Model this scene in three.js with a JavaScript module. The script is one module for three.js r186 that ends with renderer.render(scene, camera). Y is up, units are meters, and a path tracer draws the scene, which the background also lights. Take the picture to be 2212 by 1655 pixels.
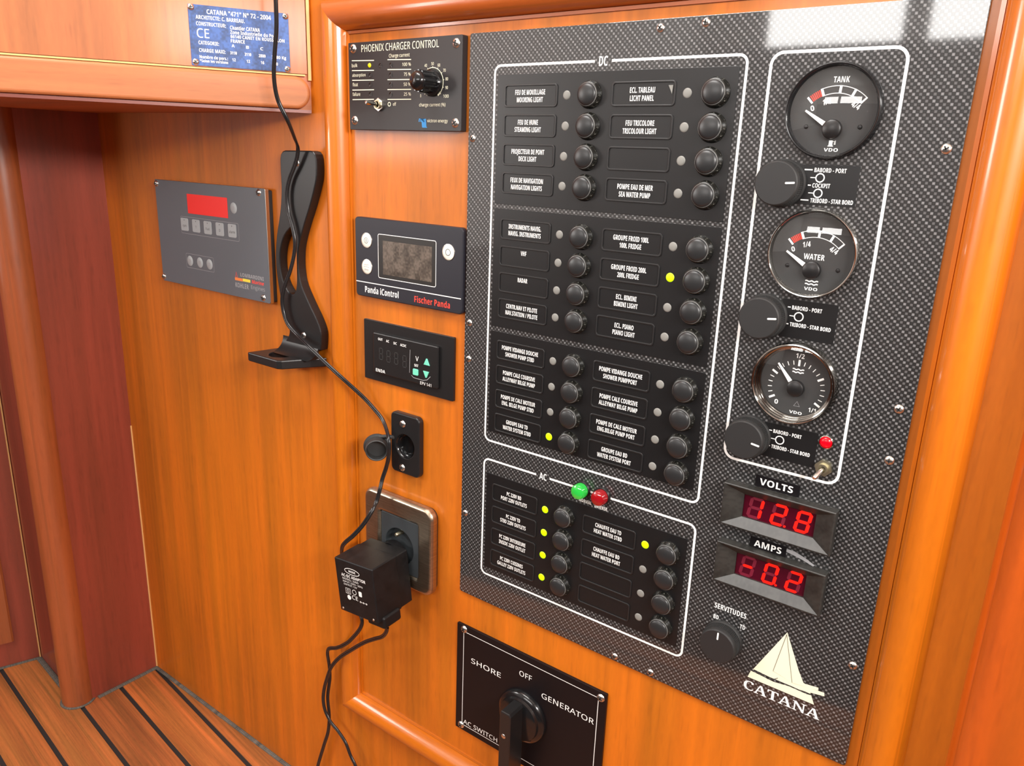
import * as THREE from 'three';
import { RectAreaLightUniformsLib } from 'three/addons/lights/RectAreaLightUniformsLib.js';
import { RoundedBoxGeometry } from 'three/addons/geometries/RoundedBoxGeometry.js';
import { FontLoader } from 'three/addons/loaders/FontLoader.js';
import { mergeGeometries, toCreasedNormals } from 'three/addons/utils/BufferGeometryUtils.js';

// ---------------------------------------------------------------- camera, sky, lights, exposure
// Millimetres on the bulkhead (x right, y up, z out of the wall); the cabin sole lies at y = -894.
const SOLE = -894;
const W = (x, y, z) => new THREE.Vector3(x / 1000, (y - SOLE) / 1000, z / 1000);
const CAM = { x: 360.98, y: -47.76, z: 551.59, f: 1675.75, cx: 1106, cy: 827.5,
  r: [0.79945, 0.03585, -0.59966], u: [-0.19639, 0.95897, -0.20449], d: [-0.56772, -0.28124, -0.77369] };
const scene = new THREE.Scene();
const camera = new THREE.PerspectiveCamera(2 * Math.atan(827.5 / CAM.f) * 180 / Math.PI, 2212 / 1655, 0.02, 60);
{
  const m = new THREE.Matrix4().makeBasis(new THREE.Vector3(...CAM.r), new THREE.Vector3(...CAM.u), new THREE.Vector3(...CAM.d).negate());
  camera.quaternion.setFromRotationMatrix(m);
  camera.position.copy(W(CAM.x, CAM.y, CAM.z));
}
const renderer = new THREE.WebGLRenderer({ antialias: true });
renderer.toneMapping = THREE.LinearToneMapping;
renderer.toneMappingExposure = 1.08;
renderer.shadowMap.enabled = true;
scene.background = new THREE.Color(0.62, 0.74, 0.95);      // hazy daylight sky, seen through the cabin windows only
RectAreaLightUniformsLib.init();
const WIN_BACK = [[-800, -325], [-240, 420]];   // windows in the wall behind the camera (x ranges)
const WIN_SIDE = [[260, 900]], PORT_Y = [175, 315];                                       // long narrow port in the hull side on the right (z range, heights)
const WIN_Y = [385, 600], BACK_Z = 2600, SIDE_X = 1000, CEIL_Y = 950, HATCH = [-600, 100, 420, 870];       // clear deck hatch overhead (x range, z range)
const DAY = new THREE.Color(1.0, 0.965, 0.92);
const DAY_POWER_BACK = 19, DAY_POWER_SIDE = 84, DAY_POWER_HATCH = 19, DAY_POWER_LEFT = 18;
const WIN_LEFT = [[640, 1060]], LEFT_Y = [-60, 300], LEFT_X = -1050                          // window in the cabin side on the left, beyond the locker;
function dayLight(w, h, at, towards, power) {             // daylight coming in through one window
  const l = new THREE.RectAreaLight(DAY, power, w / 1000, h / 1000);
  l.position.copy(W(...at)); l.lookAt(W(...towards)); scene.add(l);
}
const WH = WIN_Y[1] - WIN_Y[0], WM = (WIN_Y[0] + WIN_Y[1]) / 2;
for (const [a, b] of WIN_BACK) dayLight(b - a, WH, [(a + b) / 2, WM, BACK_Z - 6], [(a + b) / 2, WM, 0], DAY_POWER_BACK);
const PH = PORT_Y[1] - PORT_Y[0], PM = (PORT_Y[0] + PORT_Y[1]) / 2;
for (const [a, b] of WIN_SIDE) dayLight(b - a, PH, [SIDE_X - 6, PM, (a + b) / 2], [0, PM, (a + b) / 2], DAY_POWER_SIDE);

for (const [a, b] of WIN_LEFT) dayLight(b - a, LEFT_Y[1] - LEFT_Y[0], [LEFT_X + 6, (LEFT_Y[0] + LEFT_Y[1]) / 2, (a + b) / 2], [0, (LEFT_Y[0] + LEFT_Y[1]) / 2, (a + b) / 2], DAY_POWER_LEFT);
dayLight(HATCH[1] - HATCH[0], HATCH[3] - HATCH[2], [(HATCH[0] + HATCH[1]) / 2, CEIL_Y - 4, (HATCH[2] + HATCH[3]) / 2], [(HATCH[0] + HATCH[1]) / 2, 0, (HATCH[2] + HATCH[3]) / 2 - 0.01], DAY_POWER_HATCH);

// ---------------------------------------------------------------- helpers
function P(px, py, z = 0) {                                // photo pixel -> millimetres on the plane z
  const a = (px - CAM.cx) / CAM.f, b = (py - CAM.cy) / CAM.f;
  const d = [0, 1, 2].map((i) => CAM.d[i] + CAM.r[i] * a - CAM.u[i] * b), k = (z - CAM.z) / d[2];
  return [CAM.x + d[0] * k, CAM.y + d[1] * k];
}
let seed = 20240607;
const rnd = () => ((seed = (Math.imul(seed, 1664525) + 1013904223) >>> 0) / 4294967296);
const RAD = Math.PI / 180, used = new Map(), origin = new Map();
const numbered = (n) => { const k = used.get(n) ?? 0; used.set(n, k + 1); return k ? `${n}_${String(k).padStart(3, '0')}` : n; };
function thing(name, label, category, at, group) {        // a top-level thing, its base at the given millimetres
  const g = new THREE.Group(); g.name = numbered(name); g.position.copy(W(...at)); origin.set(g, at); scene.add(g);
  g.userData = { label, category }; if (group) g.userData.group = group;
  return g;
}
function structure(name, geo, mat, label) {               // a piece of the setting, geometry in absolute millimetres
  const g = geo.clone(); g.translate(0, -SOLE, 0); g.scale(0.001, 0.001, 0.001);
  const m = new THREE.Mesh(g, mat); m.name = name; m.userData = { kind: 'structure', label, category: name.replace(/_\w+$/, '') };
  m.castShadow = m.receiveShadow = true; origin.set(m, [0, SOLE, 0]); scene.add(m); return m;
}
const shared = new Map();
function part(parent, name, geo, mat, at, label) {        // a part: geometry in millimetres about its own centre, placed at absolute millimetres
  let g = shared.get(geo);
  if (!g) { g = geo.clone(); g.scale(0.001, 0.001, 0.001); if (!g.attributes.normal) g.computeVertexNormals(); shared.set(geo, g); }
  const m = new THREE.Mesh(g, mat), o = origin.get(parent);
  m.name = name; m.castShadow = m.receiveShadow = true; at = at ?? [0, 0, 0];
  m.position.set((at[0] - o[0]) / 1000, (at[1] - o[1]) / 1000, (at[2] - o[2]) / 1000);
  origin.set(m, at); if (label) m.userData.label = label;
  parent.add(m); return m;
}
function sub(parent, name, at, label) {                   // a part that is itself made of pieces
  const g = new THREE.Group(), o = origin.get(parent); g.name = name;
  g.position.set((at[0] - o[0]) / 1000, (at[1] - o[1]) / 1000, (at[2] - o[2]) / 1000);
  origin.set(g, at); if (label) g.userData.label = label;
  parent.add(g); return g;
}
const V2 = (x, y) => new THREE.Vector2(x, y);
function rrShape(w, h, r, cx = 0, cy = 0, S = THREE.Shape) {
  const s = new S(), x = cx - w / 2, y = cy - h / 2;
  s.moveTo(x + r, y); s.lineTo(x + w - r, y); s.absarc(x + w - r, y + r, r, -Math.PI / 2, 0); s.lineTo(x + w, y + h - r);
  s.absarc(x + w - r, y + h - r, r, 0, Math.PI / 2); s.lineTo(x + r, y + h); s.absarc(x + r, y + h - r, r, Math.PI / 2, Math.PI);
  s.lineTo(x, y + r); s.absarc(x + r, y + r, r, Math.PI, Math.PI * 1.5); return s;
}
const poly = (pts, S = THREE.Shape) => { const s = new S(); pts.forEach(([x, y], i) => (i ? s.lineTo(x, y) : s.moveTo(x, y))); s.closePath(); return s; };
const circ = (r, x = 0, y = 0, S = THREE.Path) => { const s = new S(); s.absarc(x, y, r, 0, Math.PI * 2, true); return s; };
function ext(shape, t, bevel = 0, seg = 10, bs = 2) {      // extruded from z = 0 to z = t, edges rounded by bevel at the front
  const g = new THREE.ExtrudeGeometry(shape, { depth: Math.max(t - bevel * 2, 0.01), bevelEnabled: bevel > 0, bevelThickness: bevel, bevelSize: bevel, bevelOffset: -bevel, bevelSegments: bs, curveSegments: seg });
  g.translate(0, 0, bevel); return g;
}
const plate = (w, h, t, r = 2, bevel = 0.4) => ext(rrShape(w, h, r), t, bevel, 6);
function lathe(profile, seg = 40) { const g = new THREE.LatheGeometry(profile.map(([r, z]) => V2(r, z)), seg); g.rotateX(Math.PI / 2); return toCreasedNormals(g, 0.7); }
const box = (w, h, d, x = 0, y = 0, z = 0) => { const g = new THREE.BoxGeometry(w, h, d); g.translate(x, y, z); return g.toNonIndexed(); };
function strip(geos) { return mergeGeometries(geos.map((g) => { const n = g.index ? g.toNonIndexed() : g.clone(); for (const k of Object.keys(n.attributes)) if (!['position', 'normal', 'uv'].includes(k)) n.deleteAttribute(k); return n; })); }
function ribbon(pts, width, closed = false) {             // a flat painted line
  const n = pts.length, L = [], R = [];
  for (let i = 0; i < n; i++) {
    const a = pts[closed ? (i + n - 1) % n : Math.max(i - 1, 0)], b = pts[closed ? (i + 1) % n : Math.min(i + 1, n - 1)], l = Math.hypot(b[0] - a[0], b[1] - a[1]) || 1;
    const nx = -(b[1] - a[1]) / l * width / 2, ny = (b[0] - a[0]) / l * width / 2;
    L.push([pts[i][0] + nx, pts[i][1] + ny]); R.push([pts[i][0] - nx, pts[i][1] - ny]);
  }
  const v = [], N = [], U = [];
  for (let i = 0; i < (closed ? n : n - 1); i++) {
    const j = (i + 1) % n;
    for (const q of [L[i], R[i], R[j], L[i], R[j], L[j]]) { v.push(q[0], q[1], 0); N.push(0, 0, 1); U.push(0, 0); }
  }
  const g = new THREE.BufferGeometry();
  g.setAttribute('position', new THREE.Float32BufferAttribute(v, 3)); g.setAttribute('normal', new THREE.Float32BufferAttribute(N, 3)); g.setAttribute('uv', new THREE.Float32BufferAttribute(U, 2));
  return g;
}
function roundPath(x0, y0, x1, y1, r, from) {             // rounded rectangle outline as points, clockwise from the top edge at x = from
  const p = [];
  const arc = (cx, cy, a0, a1) => { for (let i = 0; i <= 6; i++) { const a = (a0 + (a1 - a0) * i / 6) * RAD; p.push([cx + r * Math.cos(a), cy + r * Math.sin(a)]); } };
  p.push([from, y1]); arc(x1 - r, y1 - r, 90, 0); arc(x1 - r, y0 + r, 0, -90); arc(x0 + r, y0 + r, -90, -180); arc(x0 + r, y1 - r, 180, 90);
  return p;
}
const flat = (shape, seg = 8) => { const g = new THREE.ShapeGeometry(shape, seg); return g.toNonIndexed(); };
// lettering: flat print cut from a font, fitted to a cap height and a width
const fontBold = await new FontLoader().loadAsync('fonts/droid/droid_sans_bold.typeface.json');
const fontReg = await new FontLoader().loadAsync('fonts/droid/droid_sans_regular.typeface.json');
const fontSerif = await new FontLoader().loadAsync('fonts/droid/droid_serif_bold.typeface.json');
const capOf = new Map();
function text(str, { h, w, sx = 1, align = 'c', font = fontBold, x = 0, y = 0, slant = 0, turn = 0 }) {
  if (!capOf.has(font)) { const g = new THREE.ShapeGeometry(font.generateShapes('H', 10), 2); g.computeBoundingBox(); capOf.set(font, g.boundingBox.max.y / 10); }
  const size = h / capOf.get(font), g = new THREE.ShapeGeometry(font.generateShapes(str, size), h > 6 ? 5 : 3).toNonIndexed();
  g.computeBoundingBox(); const b = g.boundingBox, wide = b.max.x - b.min.x, s = w ? w / wide : sx;
  g.translate(align === 'l' ? -b.min.x : align === 'r' ? -b.max.x : -(b.min.x + b.max.x) / 2, -h / 2, 0); g.scale(s, 1, 1);
  if (slant) g.applyMatrix4(new THREE.Matrix4().makeShear(0, 0, slant, 0, 0, 0));
  if (turn) g.rotateZ(turn);
  g.translate(x, y, 0); return g;
}
const textPx = (str, l, r, h, z, o = {}) => { const a = P(...l, z), b = P(...r, z); return text(str, { h, w: b[0] - a[0], x: (a[0] + b[0]) / 2, y: (a[1] + b[1]) / 2, ...o }); };

// ---------------------------------------------------------------- procedural textures and materials
function noise2(px, py, s) {                               // tileable value noise with px by py cells
  const t = new Float32Array(px * py); let q = s >>> 0;
  for (let i = 0; i < t.length; i++) { q = (Math.imul(q, 1664525) + 1013904223) >>> 0; t[i] = q / 4294967296; }
  return (u, v) => {
    const x = u * px, y = v * py, i = Math.floor(x), j = Math.floor(y), f = x - i, g = y - j, a = f * f * (3 - 2 * f), b = g * g * (3 - 2 * g);
    const i0 = ((i % px) + px) % px, i1 = (i0 + 1) % px, j0 = ((j % py) + py) % py, j1 = (j0 + 1) % py;
    return (t[j0 * px + i0] * (1 - a) + t[j0 * px + i1] * a) * (1 - b) + (t[j1 * px + i0] * (1 - a) + t[j1 * px + i1] * a) * b;
  };
}
function dataTex(w, h, fn, srgb = true) {
  const d = new Uint8Array(w * h * 4);
  for (let y = 0; y < h; y++) for (let x = 0; x < w; x++) { const c = fn(x / w, y / h), k = (y * w + x) * 4; for (let i = 0; i < 3; i++) d[k + i] = Math.max(0, Math.min(255, Math.round(c[i] * 255))); d[k + 3] = 255; }
  const t = new THREE.DataTexture(d, w, h); t.wrapS = t.wrapT = THREE.RepeatWrapping; t.magFilter = THREE.LinearFilter; t.minFilter = THREE.LinearMipmapLinearFilter;
  t.colorSpace = srgb ? THREE.SRGBColorSpace : THREE.NoColorSpace; t.needsUpdate = true; return t;
}
function woodTex(s, contrast, w, h) {                      // veneer: long streaks, short pores, slow drift of tone; v runs along the grain
  const A = noise2(9, 2, s), B = noise2(34, 3, s + 1), C = noise2(120, 8, s + 2), D = noise2(300, 40, s + 3), E = noise2(6, 5, s + 4), F = noise2(420, 150, s + 5), K = noise2(5, 3, s + 6);
  return dataTex(w, h, (u, v) => {
    const bend = u + 0.018 * (K(u, v) - 0.5);
    const t = 0.34 * A(bend, v) + 0.26 * B(bend, v) + 0.2 * C(bend, v) + 0.2 * E(u, v), pore = Math.max(0, D(u, v) - 0.72) * 1.1, speck = (F(u, v) - 0.5) * 0.07;
    const k = 1 - contrast * (1 - t) - contrast * 0.45 * pore + speck * contrast, red = contrast * (B(bend, v) - 0.5) * 0.16;
    return [k + red * 0.3, k * (1 - 0.12 * contrast) - red * 0.5, k * (1 - 0.2 * contrast) - red * 0.2];
  });
}
const veneer = woodTex(11, 0.36, 1024, 1024), teakGrain = woodTex(77, 0.55, 512, 1024);
veneer.repeat.set(1 / 0.55, 1 / 0.9); teakGrain.repeat.set(1 / 0.14, 1 / 0.5);
function grain(geo, along = 'y', du = 0, dv = 0) {         // uv in metres, v along the grain, so the pattern keeps its real size (geometry still in millimetres)
  const p = geo.attributes.position, n = geo.attributes.normal, uv = new Float32Array(p.count * 2);
  for (let i = 0; i < p.count; i++) {
    const q = [p.getX(i) / 1000, p.getY(i) / 1000, p.getZ(i) / 1000], N = [Math.abs(n.getX(i)), Math.abs(n.getY(i)), Math.abs(n.getZ(i))], k = 'xyz'.indexOf(along);
    const rest = [0, 1, 2].filter((a) => a !== k), a = N[rest[0]] > N[rest[1]] ? rest[1] : rest[0];
    uv[i * 2] = q[a] + du; uv[i * 2 + 1] = (N[k] > 0.9 ? q[rest[0]] : q[k]) + dv;
  }
  geo.setAttribute('uv', new THREE.BufferAttribute(uv, 2)); return geo;
}
const lin = (r, g, b) => new THREE.Color().setRGB(r, g, b);
const wood = (name, c, rough, coat, map = veneer) => new THREE.MeshPhysicalMaterial({ name, color: lin(...c), map, roughness: rough, clearcoat: coat, clearcoatRoughness: 0.14, bumpMap: map, bumpScale: 0.00012 });
const M = {
  wall: wood('varnished cherry veneer', [0.80, 0.225, 0.006], 0.5, 0.25),
  trim: wood('varnished cherry moulding', [0.78, 0.215, 0.006], 0.36, 0.8),
  trimRed: wood('reddish mahogany moulding', [0.62, 0.15, 0.022], 0.36, 0.8),
  locker: wood('cherry locker front with painted haze', [0.74, 0.25, 0.075], 0.6, 0.12),  // glare haze on the front is mixed into this paler base colour
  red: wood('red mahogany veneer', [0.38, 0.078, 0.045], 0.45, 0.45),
  redTrim: wood('mahogany post', [0.50, 0.14, 0.045], 0.36, 0.6),
  teak: wood('teak plank', [0.62, 0.29, 0.12], 0.6, 0.0, teakGrain),
  raw: new THREE.MeshStandardMaterial({ name: 'bare wood edge', color: lin(0.72, 0.42, 0.16), roughness: 0.6 }),
  caulk: new THREE.MeshStandardMaterial({ name: 'black deck caulk', color: lin(0.014, 0.014, 0.014), roughness: 0.6 }),
  white: new THREE.MeshStandardMaterial({ name: 'white headliner', color: lin(0.78, 0.77, 0.74), roughness: 0.8 }),
  print: new THREE.MeshStandardMaterial({ name: 'white print', color: lin(0.82, 0.82, 0.8), roughness: 0.5 }),
  cream: new THREE.MeshStandardMaterial({ name: 'cream print', color: lin(0.78, 0.76, 0.58), roughness: 0.5 }),
  grayPrint: new THREE.MeshStandardMaterial({ name: 'grey print', color: lin(0.3, 0.3, 0.31), roughness: 0.5 }),
  darkPrint: new THREE.MeshStandardMaterial({ name: 'dark print', color: lin(0.06, 0.06, 0.055), roughness: 0.5 }),
  redPrint: new THREE.MeshStandardMaterial({ name: 'red print', color: lin(0.78, 0.05, 0.03), roughness: 0.5 }),
  yellowPrint: new THREE.MeshStandardMaterial({ name: 'yellow print', color: lin(0.8, 0.62, 0.05), roughness: 0.5 }),
  orangePrint: new THREE.MeshStandardMaterial({ name: 'orange print', color: lin(0.75, 0.2, 0.04), roughness: 0.5 }),
  bluePrint: new THREE.MeshStandardMaterial({ name: 'blue print', color: lin(0.03, 0.3, 0.72), roughness: 0.45 }),
  field: new THREE.MeshPhysicalMaterial({ name: 'satin black label field', color: lin(0.0065, 0.0065, 0.007), roughness: 0.35 }),
  fieldEdge: new THREE.MeshPhysicalMaterial({ name: 'raised label edge', color: lin(0.014, 0.014, 0.0145), roughness: 0.34 }),
  black: new THREE.MeshPhysicalMaterial({ name: 'black plastic', color: lin(0.009, 0.009, 0.0095), roughness: 0.36 }),
  blackMatt: new THREE.MeshStandardMaterial({ name: 'matt black plastic', color: lin(0.014, 0.014, 0.014), roughness: 0.62 }),
  gloss: new THREE.MeshPhysicalMaterial({ name: 'gloss black plastic', color: lin(0.007, 0.007, 0.0075), roughness: 0.16 }),
  rubber: new THREE.MeshStandardMaterial({ name: 'black rubber', color: lin(0.025, 0.025, 0.025), roughness: 0.55 }),
  knobFace: new THREE.MeshStandardMaterial({ name: 'grey black knob face', color: lin(0.016, 0.016, 0.0165), roughness: 0.5 }),
  steel: new THREE.MeshStandardMaterial({ name: 'stainless steel', color: lin(0.72, 0.69, 0.64), roughness: 0.28, metalness: 1 }),
  brass: new THREE.MeshStandardMaterial({ name: 'tarnished nickel nut', color: lin(0.62, 0.58, 0.42), roughness: 0.35, metalness: 1 }),
  chrome: new THREE.MeshStandardMaterial({ name: 'dark chrome', color: lin(0.5, 0.49, 0.46), roughness: 0.1, metalness: 1 }),
  smoke: new THREE.MeshStandardMaterial({ name: 'smoky chrome', color: lin(0.28, 0.27, 0.25), roughness: 0.12, metalness: 1 }),
  lens: new THREE.MeshPhysicalMaterial({ name: 'clear instrument glass', color: lin(1, 1, 1), roughness: 0.0, transmission: 1, thickness: 0, ior: 1.5 }),
  dial: new THREE.MeshStandardMaterial({ name: 'black dial', color: lin(0.03, 0.03, 0.03), roughness: 0.6 }),
  ledOff: new THREE.MeshPhysicalMaterial({ name: 'unlit lamp lens', color: lin(0.2, 0.2, 0.185), roughness: 0.5 }),
  ledOn: new THREE.MeshStandardMaterial({ name: 'lit green lamp lens', color: lin(0.3, 0.5, 0.0), emissive: lin(0.6, 1.0, 0.0), emissiveIntensity: 0.72, roughness: 0.4 }),
  ledYellow: new THREE.MeshStandardMaterial({ name: 'lit yellow lamp lens', color: lin(0.5, 0.4, 0.0), emissive: lin(1.0, 0.75, 0.0), emissiveIntensity: 0.7, roughness: 0.4 }),
  ledRed: new THREE.MeshPhysicalMaterial({ name: 'lit red lamp lens', color: lin(0.5, 0.0, 0.005), emissive: lin(1.0, 0.0, 0.01), emissiveIntensity: 0.7, roughness: 0.25 }),
  segOn: new THREE.MeshStandardMaterial({ name: 'lit display segment', color: lin(0.2, 0.0, 0.0), emissive: lin(1.0, 0.008, 0.0), emissiveIntensity: 1.0, roughness: 0.5 }),
  segOff: new THREE.MeshStandardMaterial({ name: 'unlit display segment', color: lin(0.14, 0.004, 0.02), roughness: 0.5 }),
  redWindow: new THREE.MeshPhysicalMaterial({ name: 'dark red display filter', color: lin(0.055, 0.001, 0.008), roughness: 0.12 }),
  greenLens: new THREE.MeshPhysicalMaterial({ name: 'green lamp glass', color: lin(0.01, 0.3, 0.04), emissive: lin(0.05, 0.6, 0.05), emissiveIntensity: 0.35, roughness: 0.06, clearcoat: 1, clearcoatRoughness: 0.03 }),
  redLens: new THREE.MeshPhysicalMaterial({ name: 'red lamp glass', color: lin(0.28, 0.004, 0.008), roughness: 0.06, clearcoat: 1, clearcoatRoughness: 0.03 }),
};
{ // carbon-look weave: 2/2 twill, tows two millimetres wide
  const N = 128, v = noise2(16, 16, 5);
  const f = (u, w) => {
    const i = Math.floor(u * 4), j = Math.floor(w * 4), k = ((i + j) % 4 + 4) % 4, a = u * 4 - i - 0.5, b = w * 4 - j - 0.5;
    const e = Math.max(0, 1 - Math.pow(Math.abs(a) * 2.05, 4)) * Math.max(0, 1 - Math.pow(Math.abs(b) * 2.05, 4));
    const s = k === 0 ? 0.45 : k === 2 ? 0.32 : 0.09;
    const g = s * (0.35 + 0.65 * e) + (v(u, w) - 0.5) * 0.05; return [g, g, g * 1.01];
  };
  const t = dataTex(N, N, f); t.repeat.set(1 / 0.008, 1 / 0.008);
  M.carbon = new THREE.MeshPhysicalMaterial({ name: 'carbon weave panel', map: t, roughness: 0.5, clearcoat: 1, clearcoatRoughness: 0.045 });
  const br = noise2(4, 300, 9), bs = noise2(30, 128, 10);
  const b = dataTex(256, 512, (u, w) => { const g = 0.78 + 0.16 * br(u, w) + 0.06 * bs(u, w); return [g, g * 0.97, g * 0.92]; }); b.repeat.set(1 / 0.1, 1 / 0.1);
  M.brushed = new THREE.MeshStandardMaterial({ name: 'brushed nickel frame', map: b, color: lin(0.62, 0.55, 0.46), metalness: 1, roughness: 0.34 });
  const g1 = noise2(60, 60, 21), g2 = noise2(14, 14, 22);
  const dirty = (base, amp) => { const q = dataTex(256, 256, (u, w) => { const k = base + amp * (g1(u, w) - 0.5) + amp * 1.2 * (g2(u, w) - 0.5); return [k, k, k]; }); q.repeat.set(10, 10); return q; };
  M.bezel = new THREE.MeshPhysicalMaterial({ name: 'dusty black bezel', map: dirty(0.9, 0.25), color: lin(0.03, 0.029, 0.026), roughness: 0.42 });
  const w1 = noise2(46, 46, 31), w2 = noise2(9, 9, 32), worn = dataTex(256, 256, (u, w) => { const k = w1(u, w) * 0.75 + w2(u, w) * 0.45 > 0.91 ? 0.5 : 0.12; return [k, k, k * 0.96]; }); worn.repeat.set(3, 1);
  M.collar = new THREE.MeshPhysicalMaterial({ name: 'worn black collar with rubbed flecks', map: worn, color: lin(0.6, 0.6, 0.58), roughness: 0.25 });
  M.capRim = new THREE.MeshPhysicalMaterial({ name: 'rubbed cap rim', color: lin(0.14, 0.14, 0.135), roughness: 0.3 });
  M.cap = new THREE.MeshPhysicalMaterial({ name: 'grey black push cap', color: lin(0.016, 0.017, 0.018), roughness: 0.36 });
  M.bluePlate = new THREE.MeshStandardMaterial({ name: 'blue anodised plate', map: dirty(0.86, 0.28), color: lin(0.035, 0.10, 0.33), roughness: 0.5, metalness: 0.1 });
  M.grayPanel = new THREE.MeshPhysicalMaterial({ name: 'grey membrane panel', color: lin(0.095, 0.105, 0.12), roughness: 0.42 });
  M.key = new THREE.MeshStandardMaterial({ name: 'light grey key', color: lin(0.33, 0.35, 0.36), roughness: 0.5 });
  M.redScreen = new THREE.MeshPhysicalMaterial({ name: 'red display filter', color: lin(0.85, 0.02, 0.015), roughness: 0.35 });
  M.charger = new THREE.MeshPhysicalMaterial({ name: 'black charger faceplate', color: lin(0.016, 0.015, 0.016), roughness: 0.44 });
  M.navy = new THREE.MeshPhysicalMaterial({ name: 'blue black membrane', color: lin(0.012, 0.0125, 0.019), roughness: 0.42 });
  M.whiteKey = new THREE.MeshStandardMaterial({ name: 'white membrane key', color: lin(0.78, 0.78, 0.70), roughness: 0.45 });
  M.lcd = new THREE.MeshPhysicalMaterial({ name: 'smoky brown screen', map: dirty(0.85, 0.3), color: lin(0.13, 0.105, 0.085), roughness: 0.25 });
  M.lcdFrame = new THREE.MeshPhysicalMaterial({ name: 'dark screen surround', color: lin(0.02, 0.019, 0.018), roughness: 0.3 });
  M.teal = new THREE.MeshStandardMaterial({ name: 'mint key', color: lin(0.16, 0.62, 0.45), roughness: 0.4 });
  M.plateBlack = new THREE.MeshPhysicalMaterial({ name: 'engraved black plate', color: lin(0.005, 0.004, 0.005), roughness: 0.42, specularIntensity: 0.5 });
  M.adapter = new THREE.MeshPhysicalMaterial({ name: 'matt black adaptor case', map: dirty(0.9, 0.2), color: lin(0.008, 0.0078, 0.0085), roughness: 0.5, specularIntensity: 0.6 });
  M.insert = new THREE.MeshStandardMaterial({ name: 'anthracite socket insert', color: lin(0.03, 0.036, 0.04), roughness: 0.5 });
  M.dirt = new THREE.MeshStandardMaterial({ name: 'grimy sealant', map: dirty(0.7, 0.9), color: lin(0.2, 0.18, 0.15), roughness: 0.9 });
  M.cable = new THREE.MeshPhysicalMaterial({ name: 'black vinyl flex', color: lin(0.014, 0.014, 0.015), roughness: 0.25 });
}

// ---------------------------------------------------------------- the cabin
const slab = (x0, x1, y0, y1, z0, z1, along = 'y') => grain(box(x1 - x0, y1 - y0, z1 - z0, (x0 + x1) / 2, (y0 + y1) / 2, (z0 + z1) / 2), along, x0 * 0.0013, y0 * 0.0007);
const UNDER = -12.5;                                        // underside of the locker
structure('wall_front', slab(-790, SIDE_X + 30, SOLE, CEIL_Y, -33, -3), M.wall, 'orange varnished wood bulkhead behind the switch panels');
const planPrism = (pts, y0, y1) => { const s = poly(pts.map(([x, z]) => [x, -z])), g = new THREE.ExtrudeGeometry(s, { depth: y1 - y0, bevelEnabled: false }); g.rotateX(-Math.PI / 2); g.translate(0, y0, 0); return g; };
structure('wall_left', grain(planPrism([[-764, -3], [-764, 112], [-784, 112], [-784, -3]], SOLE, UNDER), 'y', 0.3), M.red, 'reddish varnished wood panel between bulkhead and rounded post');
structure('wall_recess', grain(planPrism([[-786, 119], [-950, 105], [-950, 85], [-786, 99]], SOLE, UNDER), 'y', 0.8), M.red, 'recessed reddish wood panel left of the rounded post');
const bDir = [-0.336, 0.942];                               // the angled panel further left
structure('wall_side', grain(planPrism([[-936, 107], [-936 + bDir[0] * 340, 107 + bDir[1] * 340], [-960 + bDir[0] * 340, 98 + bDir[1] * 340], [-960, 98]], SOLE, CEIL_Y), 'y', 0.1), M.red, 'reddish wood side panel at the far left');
{
  const g = lathe([[22.5, 0], [22.5, UNDER - SOLE]], 48); g.rotateX(-Math.PI / 2); g.translate(-782, SOLE, 117);
  structure('trim_6', grain(g, 'y', 0.45), M.redTrim, 'rounded vertical wood corner post standing on the teak floor');
}
{ // raised panel of the low door on the angled side panel
  const q = (s, n) => [-936 + bDir[0] * s + bDir[1] * n, 107 + bDir[1] * s - bDir[0] * n];
  const g = planPrism([q(33, 0.2), q(33, 7), q(36, 9), q(420, 9), q(420, 0.2)], -846, -330);
  structure('door_1', grain(g, 'y', 0.2), M.redTrim, 'raised orange wood door panel at the far left edge');
}
// back and right walls with window openings, ceiling
const hull = new THREE.MeshStandardMaterial({ name: 'off white cabin liner', color: lin(0.66, 0.64, 0.62), roughness: 0.7 });
const dim = wood('dark saloon joinery', [0.16, 0.06, 0.03], 0.5, 0.2);
function windowWall(name, ranges, from, to, put, label, [y0, y1], low) {
  const cuts = [from, ...ranges.flat(), to], geos = [put(from, to, y1, CEIL_Y)];
  if (low !== undefined) geos.push(put(from, to, low, y0));
  for (let i = 0; i < cuts.length; i += 2) geos.push(put(cuts[i], cuts[i + 1], y0, y1));
  structure(name, strip(geos), hull, label);
}
const backBox = (a, b, y0, y1) => box(b - a, y1 - y0, 30, (a + b) / 2, (y0 + y1) / 2, BACK_Z + 15);
const sideBox = (a, b, y0, y1) => box(30, y1 - y0, b - a, SIDE_X + 15, (y0 + y1) / 2, (a + b) / 2);
windowWall('wall_back', WIN_BACK, LEFT_X - 30, SIDE_X, backBox, 'pale cabin wall with windows behind the camera', WIN_Y);
const leftBox = (a, b, y0, y1) => box(30, y1 - y0, b - a, LEFT_X - 15, (y0 + y1) / 2, (a + b) / 2);
windowWall('wall_far', WIN_LEFT, 427, BACK_Z, leftBox, 'pale cabin side with a window on the left', LEFT_Y, -300);
structure('baseboard_far', grain(leftBox(427, BACK_Z, SOLE, -300), 'y'), dim, 'dark wood joinery below the left window');
windowWall('wall_right', WIN_SIDE, -3, BACK_Z, sideBox, 'pale cabin wall with a narrow port on the right', PORT_Y, -200);
structure('baseboard_back', grain(backBox(LEFT_X - 30, SIDE_X, SOLE, WIN_Y[0]), 'y'), dim, 'dark wood joinery below the rear windows');
structure('baseboard_right', grain(sideBox(-3, BACK_Z, SOLE, -200), 'y'), dim, 'dark wood joinery below the right windows');
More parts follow.
